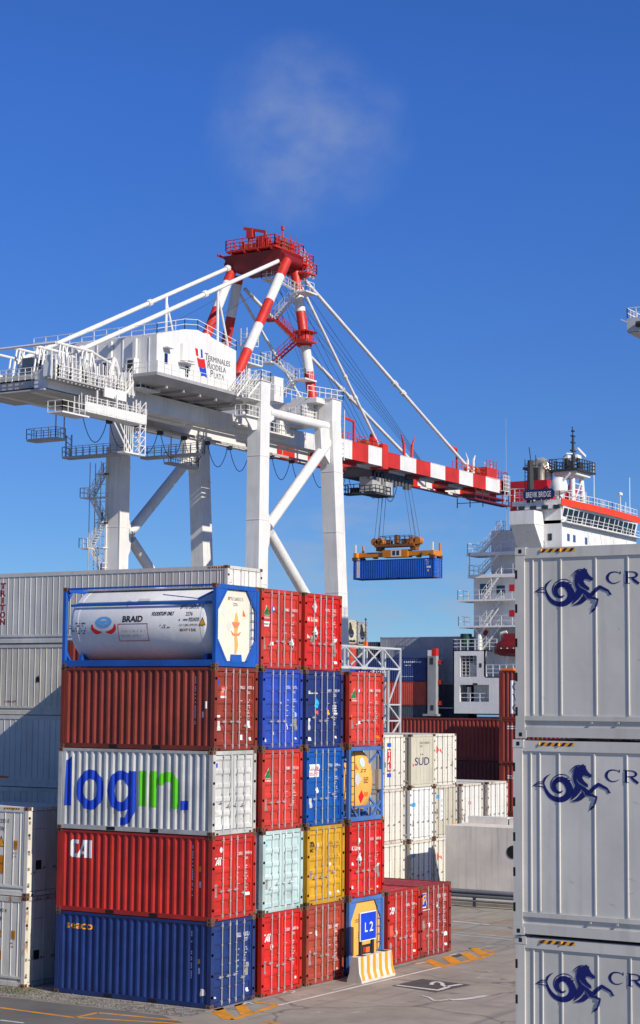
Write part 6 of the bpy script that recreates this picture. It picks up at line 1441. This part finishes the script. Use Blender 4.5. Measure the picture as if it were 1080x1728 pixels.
# windows: each pane its own part
def bw(x, t): return BY+.25-(.45 if t else .0)
m = MB(); m.loft([(151.2, BY+.28, zw0-.3), (bx1-.8, BY+.28, zw0-.3), (bx1-.8, BY+.7, zw0-.3), (151.2, BY+.7, zw0-.3)], [(151.2, BY-.20, zr_-.3), (bx1-.8, BY-.20, zr_-.3), (bx1-.8, BY+.7, zr_-.3), (151.2, BY+.7, zr_-.3)]); m.build('window_band', P_SHIP, brg)
x = 151.5
for k in range(15):
    wd = (1.05, 1.25, 1.2, 1.1, .8, 1.9, 1.1, 1.4, 1.1, 1.4, .9, 1.25, 1.25, 1.2, .8)[k]*1.08
    m = MB(); za, zb_ = zw0-.12, zw1+.22; f = lambda z: BY+.28-(z-(zw0-.3))/(zr_-zw0)*.48-.03
    m.loft([(x, f(za), za), (x+wd, f(za), za), (x+wd, f(za)+.02, za), (x, f(za)+.02, za)], [(x, f(zb_), zb_), (x+wd, f(zb_), zb_), (x+wd, f(zb_)+.02, zb_), (x, f(zb_)+.02, zb_)]); m.build('bridge_window', M_GLASS, brg); x += wd+.26
m = MB(); m.railing([(151, BY-.55, zw0-.45), (kx, yk-.2, zw0-.45), (kx+6, yk-.2, zw0-.45), (bx1-1, BY-.55, zw0-.45)], .80, 2.4, .03); m.box((151, BY-.7, zw0-.47), (bx1-1, BY, zw0-.36)); m.build('bridge_catwalk', P_SHIP, brg)
for px, py in ((959, 907), (969, 909), (989, 913)):
    p = P(px, py, y=BY); m = MB(); m.box((p.x-.36, BY-.03, p.z-.42), (p.x+.36, BY+.02, p.z+.42)); m.build('window', flat('front_window_glass', lin(60, 84, 120), .15), brg)
m = MB()
for xx in (158.5, 162.5, 166.5, 171): m.tube((xx, BY-.04, 30.6), (xx+1.4, BY-.04, 26.5), .05, n=5)
m.build('pipe', P_SHIPG, brg)
# wing
wy0, wy1 = P(901, 870, x=148.2).y, P(859, 870, x=148.2).y
m = MB(); wz0, wz1 = 30.25, 31.85
m.box((148.2, wy0, wz0), (148.35, wy1, wz1)); m.box((148.35, wy0, wz0), (152.2, wy0+.15, wz1)); m.box((148.35, wy0+.15, wz0), (152.2, wy1, wz0+.15)); m.box((148.35, wy1-.15, wz0+.15), (152, wy1, wz1))
m.loft([(148.4, wy0+.05, wz0), (152, wy0+.05, wz0), (152, wy1-.05, wz0), (148.4, wy1-.05, wz0)][::-1], [(150.9, wy0+.05, 27.2), (152, wy0+.05, 27.2), (152, wy1-.05, 27.2), (150.9, wy1-.05, 27.2)][::-1])
m.box((151.0, BY+.1, wz0+.2), (152.6, wy0+.2, wz1+.3)); m.build('bridge_wing', P_SHIP, brg)
m = MB(); m.box((150.4, BY+.4, 32.2), (152.3, wy1, zr_-.3)); m.build('wing_shelter', P_SHIPG, brg)
for k in range(4): m = MB(); m.box((150.36, wy1-1-k*1.5, 32.15), (150.42, wy1-.2-k*1.5, 32.6)); m.build('wing_window', M_GLASS, brg)
p = P(928, 906, x=151); m = MB(); m.box((150.95, p.y-.25, p.z-.4), (151.0, p.y+.25, p.z+.4)); m.build('window', M_GLASS, brg)
# name board
nb = P(910, 835, x=150.2); a_ = P(883.5, 843, x=150.2); b_ = P(936, 824, x=150.2)
m = MB(); hh = .62; cz_ = (a_.z+b_.z)/2-.05; yl, yr = a_.y, b_.y
pl = [(yl-hh*.2, cz_-hh*.5), (yl, cz_-hh)]+[(yr+hh*.2, cz_-hh), (yr, cz_-hh*.5), (yr, cz_+hh*.5), (yr+hh*.2, cz_+hh), (yl-hh*.2, cz_+hh), (yl, cz_+hh*.5)]
pl = [(yl, cz_-hh*.45), (yl-hh*.5, cz_-hh), (yr+hh*.5, cz_-hh), (yr, cz_-hh*.45), (yr, cz_+hh*.45), (yr+hh*.5, cz_+hh), (yl-hh*.5, cz_+hh), (yl, cz_+hh*.45)]
m.prism(pl, lambda u, v, d: (d, u, v), 150.05, 150.2); nbo = m.build('name_board', flat('name_board_navy', lin(20, 38, 90)), sh)
ln = yl-yr; decal(text_polys('BREVIK BRIDGE', ln*.10, cz_-.34, .68, ln*.80, .004), lambda u, v: (150.03, yl-u, v)).build('lettering', M_WLET, nbo)
m = MB(); m.box((150.2, yr+1, zr_), (150.35, yr+1.15, cz_-hh)); m.box((150.2, yl-1, zr_), (150.35, yl-.85, cz_-hh)); m.build('bracket', P_SHIP, nbo)
# roof gear
m = MB(); m.railing([(150.8, BY+6, zr_+.2), (150.8, BY+.2, zr_+.2), (kx, yk+.5, zr_+.2), (kx+6, yk+.5, zr_+.2), (bx1-.2, BY+.2, zr_+.2)], 1.1, 1.2, .035)
for xx, h in ((160.6, 2.2), (163.2, 6), (166, 1.6), (171.8, 2.8), (173.6, 2.2), (175, 5.5)): m.tube((xx, BY+1, zr_), (xx, BY+1, zr_+h), .06, n=5)
m.lathe([(.1, 0), (.3, .1), (.3, .35), (.1, .5)], (171.8, BY+1, zr_+2.8), 'z', 10); m.build('roof_railing', P_SHIP, brg)
p = P(943, 835, x=152); m = MB(); m.tube((152, p.y, zr_), (152, p.y, p.z+.2), .45, n=12); m.lathe([(.8, 0), (1.05, .25), (1.08, .9), (.9, 1.5), (.5, 1.85), (.1, 1.95)], (152, p.y, p.z+.2), 'z', 18); m.build('radar_dome', P_SHIP, brg, smooth=40)
ma = P(965, 800, x=157).y; mx_ = 157.0; zp = 37.2
m = MB()
for dx, dy in ((-1.6, -.8), (1.6, -.8), (-1.6, .8), (1.6, .8)): m.tube((mx_+dx, ma+dy, zr_), (mx_+dx*.8, ma+dy*.8, zp), .30, n=10)
for k in range(6): m.beam((mx_-1.4, ma-.9, zr_+.6+k*.7), (mx_+1.4, ma-.9, zr_+.6+k*.7), .10)
m.beam((mx_-1.5, ma-.9, zr_+.3), (mx_+1.4, ma-.9, zp-.4), .12); m.box((mx_-2.1, ma-1.5, zp-.55), (mx_+2.1, ma+1.5, zp-.1)); m.build('radar_mast', P_SHIP, brg, smooth=40)
m = MB(); m.box((mx_-2.7, ma-1.9, zp-.1), (mx_+2.9, ma+1.9, zp+.12)); m.railing([(mx_-2.6, ma-1.8, zp+.1), (mx_+2.8, ma-1.8, zp+.1), (mx_+2.8, ma+1.8, zp+.1), (mx_-2.6, ma+1.8, zp+.1)], 1.25, .8, .05, (1, .66, .33), close=True)
m.tube((mx_+.4, ma, zp), (mx_+.4, ma, zp+4.4), .26, .14, n=8); m.tube((mx_+.4, ma, zp+4.4), (mx_+.2, ma, zp+5.6), .07, n=6)
for z, r_ in ((2.6, .6), (3.6, .45), (4.4, .4), (5.0, .25)): m.box((mx_+.4-r_, ma-.15, zp+z), (mx_+.4+r_, ma+.15, zp+z+.16))
for xx in (-2.3, -1.7, -.6, 1.7, 2.3): m.box((mx_+xx, ma-.4, zp+.1), (mx_+xx+.35, ma, zp+1.4))
mt = m.build('mast_top', M_DARK, brg)
m = MB(); m.box((mx_-1.9, ma-.3, zp+1.3), (mx_-1.0, ma+.3, zp+1.9)); m.beam((mx_-2.4, ma-.3, zp+2.0), (mx_-.6, ma-.3, zp+2.2), .18, .14); m.beam((mx_+.9, ma-.4, zp+3.0), (mx_+3.2, ma-.4, zp+2.3), .2, .3); m.lathe([(.2, 0), (.55, .2), (.5, .6), (.1, .8)], (mx_+1.6, ma, zp+1.6), 'z', 10); m.build('radar_scanner', P_SHIP, mt)
fx0 = 152.4; fy1 = P(861, 825, x=fx0).y; fy0 = fy1-4.8; zf = P(861, 813, x=fx0).z
m = MB(); m.box((fx0, fy0, 30), (fx0+9, fy1, zf)); m.build('funnel', P_FUN, sh)
m = MB()
for px, r_, zz_ in ((901, .36, 1.7), (907, .36, 1.8), (913, .45, 2.0)):
    y = P(px, 805, x=fx0+2).y; pts = [(fx0+2, y, zf)]+[(fx0+2, y-.5*(1-math.cos(a)), zf+zz_*.55+zz_*.4*math.sin(a)) for a in (0, .5, 1.0, 1.57)]; m.path(pts, r_, 10)
y = P(924, 800, x=fx0+3).y; m.path([(fx0+3, y, zf-1), (fx0+3, y, zf+1.4), (fx0+3, y+.25, zf+2.3), (fx0+3, y+.9, zf+2.6), (fx0+3, y+1.7, zf+2.1)], .62, 14); m.build('exhaust_pipe', paint('steel_exhaust', (.52, .48, .40), rust=.1, rough=.35, metal=.5), sh, smooth=50)
y = P(895, 800, x=150.8).y; zz_ = P(895, 825, x=150.8).z
m = MB(); m.tube((150.8, y, zr_), (150.8, y, zz_+3.4), .46, .34, n=10); m.tube((150.8, y-.05, zz_+3.4), (150.8, y+.15, zz_+5.0), .06, n=5); m.tube((150.8, y-.7, zz_+2.6), (150.8, y-.7, zz_+4.0), .05, n=5); m.beam((150.8, y-.7, zz_+2.8), (150.8, y+.6, zz_+2.8), .1)
for k in range(8): m.beam((150.8, y+.35, zz_-.5+k*.5), (150.8, y+.7, zz_-.5+k*.5), .05)
m.tube((150.8, y+.7, zz_-.6), (150.8, y+.7, zz_+3.6), .05, n=5); m.box((fx0+1, y+.2, zf), (fx0+2.4, y+1.4, zf+1.7)); m.box((fx0+1, y+1.2, zf+1.5), (fx0+2.4, y+2.2, zf+1.8)); m.build('signal_mast', M_DARK, sh)
m = MB(); m.box((150.6, y-.45, zr_), (151.2, y+.45, zz_-.3)); m.railing([(150.9, fy1, zr_+.3), (150.9, fy1-2.6, zr_+.3)], 1.5, .7, .05); m.tube((151.5, y-2.4, zr_+1), (151.5, y-4.8, zr_+3.4), .13, n=6); m.tube((151.5, y-2.4, zr_+1), (151.5, y-5, zr_+1.3), .11, n=6); m.build('roof_gear', P_SHIP, brg)

# lifeboat in its davit
lb = thing('lifeboat', 'dark red enclosed lifeboat hanging at the white ship side', 'lifeboat', (150.7, 59.6, 15.1))
P_LB = paint('lifeboat_red', lin(120, 14, 18), rust=.03, rough=.4)
sec = []
for i in range(11):
    t = -1+2*i/10; k = (1-abs(t)**2.6)**.5*.95+.05
    sec.append((t*3.5, k))
def hull_ring(y, k, top): return [(-1.3*k*a, y, (b if b > .55 else .55-(.55-b)*(.45+.55*k))) for a, b in top]
prof = [(1, .9), (1.04, .62), (1, .55), (.85, .2), (.4, -.15), (0, -.22), (-.4, -.15), (-.85, .2), (-1, .55), (-1.04, .62), (-1, .9)]
m = MB(); rings = [hull_ring(y, k, prof) for y, k in sec]
for A_, B_ in zip(rings, rings[1:]): m.loft(A_, B_, caps=False)
m.add(rings[0], [tuple(range(len(prof)))]); m.add(rings[-1], [tuple(reversed(range(len(prof))))]); m.build('hull', P_LB, lb, smooth=40)
m = MB(); pr2 = [(1, .85), (.95, 1.25), (.7, 1.6), (0, 1.75), (-.7, 1.6), (-.95, 1.25), (-1, .85)]
rg = [[(-1.25*k*a, y, .85+(b-.85)*(.5+.5*k)) for a, b in pr2] for y, k in sec]
for A_, B_ in zip(rg, rg[1:]): m.loft(A_, B_, caps=False)
m.loft([(-.7, .2, 1.6), (.7, .2, 1.6), (.7, 2.2, 1.6), (-.7, 2.2, 1.6)], [(-.55, .4, 2.5), (.55, .4, 2.5), (.55, 2.0, 2.5), (-.55, 2.0, 2.5)]); m.build('canopy', P_LB, lb, smooth=40)
m = MB()
for k in range(6): m.tube((-1.31, -2+k*.8, .72), (-1.38, -2+k*.8, .72), .07, n=8)
m.build('grab_line_float', M_WLET, lb)

# boxes on deck
P_DGR = paint('slate_grey_paint', lin(150, 156, 166), rust=.03, rough=.55); P_DNV = paint('deck_navy_paint', lin(36, 62, 122), rust=.03, rough=.5); P_DOX = paint('deck_oxide_paint', lin(188, 76, 56), rust=.06, rough=.55); P_DBL = paint('deck_blue_paint', lin(40, 66, 170), rust=.03, rough=.5); P_DDK = paint('deck_charcoal_paint', lin(70, 76, 88), rust=.03, rough=.6)
DX = 150.6
yA = P(719.5, 1120, x=DX).y
z1 = P(700, 1150, x=DX).z
cA = container('dry', L40, HC, (DX, yA, z1), P_DNV, 'navy long container with white lettering on the ship deck, above an oxide red one', 'containers on the ship deck', detail=0)
on_side(cA, text_polys('HMM LOGISTICS', 2.3, .8, .5, 4.6, .01)+text_polys('INFINITY', 5.0, .40, .22, 1.7, .0)+bits(L40-3.1, 2.2, L40-.7, 2.5, 1, rr, .95)+bits(L40-3.0, 1.85, L40-2.2, 2.05, 1, rr, .95)+bits(L40-4.0, .55, L40-1.6, .66, 1, rr, .95), M_WLET)
container('dry', L40, HC, (DX, yA, z1-HC), P_DOX, 'oxide red long container on the ship deck under the navy one', 'containers on the ship deck', detail=0)
container('dry', L40, HC, (DX, yA, z1-2*HC), P_DDK, 'charcoal long container low on the ship deck under the oxide red one', 'containers on the ship deck', detail=0)
yG = P(790, 1073, x=DX+2.6).y
for k in range(4): container('reefer', L40, HC, (DX+2.55, yG, 17.45-HC*(k+1)), P_DGR if k < 2 else P_DDK, ('slate grey long container standing highest beside the ship superstructure', 'slate grey long container one below the highest beside the ship superstructure', 'charcoal long container third from the top beside the ship superstructure', 'charcoal long container lowest beside the ship superstructure')[k], 'containers on the ship deck', detail=0)
container('dry', L40, HC, (DX+2.6, yG+12.6, 16.9-HC), P_DDK, 'charcoal long container on the ship deck behind the lattice gantry', 'containers on the ship deck', detail=0)
# two scorched boxes on top of the far stack, blue ones below
P_BURN = paint('scorched_ivory', (.60, .55, .42), rust=.42, rough=.7, var=.2, rustcol=(.03, .025, .02), scale=.8); P_BURN2 = paint('scorched_grey', (.34, .35, .36), rust=.40, rough=.7, var=.2, rustcol=(.02, .02, .02), scale=.8)
yB = P(603, 1046, x=DX).y; zB = P(603, 1047, x=DX).z
for k, (mt_, lb_) in enumerate(((P_BURN, 'ivory fire-scorched container on top of the ship stack beside the crane leg'), (P_BURN2, 'grey fire-scorched container on top of the ship stack, next to the ivory one'))):
    xx = P((585, 604)[k], 1060, y=yB).x
    t = container('reefer', L20, HC, (xx, yB, zB-HC-.15*k), mt_, lb_, detail=0)
    on_door(t, [disc(1.2, 1.25, .62, 18, .55)], M_BLET, 'cooling_unit', .01); on_door(t, stroke([(.9, 1.3), (1.0, 2.0), (.8, 2.6)], [.9, .7, .3])+[[(.2, .16), (2.2, .16), (2.2, .42), (1.9, .5), (1.5, .38), (1.1, .46), (.7, .36), (.3, .5)]], paint('soot', (.02, .018, .015), rust=.3, rough=.9, rustcol=(.18, .15, .1)), 'soot', .012); on_door(t, [rect(.7, .95, 1.7, 1.15)], flat('blue_grille', lin(50, 80, 130)), 'grille', .02)
    for j in range(3): container('dry', L20, HC, (xx, yB, zB-HC*(j+2)-.15*k-.1), (P_DOX, P_DBL, P_DNV)[j] if k == 0 else (P_DDK, P_DBL, P_DNV)[j], '%s container %s the scorched %s one' % ((('oxide red', 'blue', 'navy') if k == 0 else ('charcoal', 'bright blue', 'dark navy'))[j], ('directly under', 'second under', 'third under')[j], ('ivory', 'grey')[k]), 'containers on the ship deck', detail=0)
# cell guide post on deck
cg = thing('cell_guide', 'grey steel cell guide post with red tops between the deck containers', 'cell guide', (0, 0, 0))
cy0, cy1 = P(735.5, 1150, x=DX-.6).y, P(721.5, 1150, x=DX-.6).y
m = MB(); m.box((DX-.6, cy0, 8.05), (DX+.2, cy1, 15.0)); m.box((DX-.9, cy0-.3, 7.8), (DX+.3, cy1+.5, 8.05)); m.build('post', paint('guide_grey', (.30, .31, .32), rust=.1, rough=.6), cg)
m = MB(); m.box((DX-.61, cy0, 15.0), (DX+.1, cy0+.55, 15.9)); 
for z in (9.1, 11.6, 14.0): m.box((DX-.1, cy0-.5, z), (DX+.2, cy0-.05, z+.5))
m.build('guide_tip', flat('guide_tip_red', lin(190, 40, 30)), cg)
m = MB(); m.box((DX-.61, cy0+.6, 15.0), (DX+.1, cy1, 15.7)); m.box((DX-.63, cy0+.35, 14.0), (DX-.59, cy0+.8, 14.8), 1); m.box((DX-.63, cy0+.3, 8.5), (DX-.59, cy0+.7, 9.1), 1); m.build('guide_head', [P_SHIPG, M_DARK], cg)
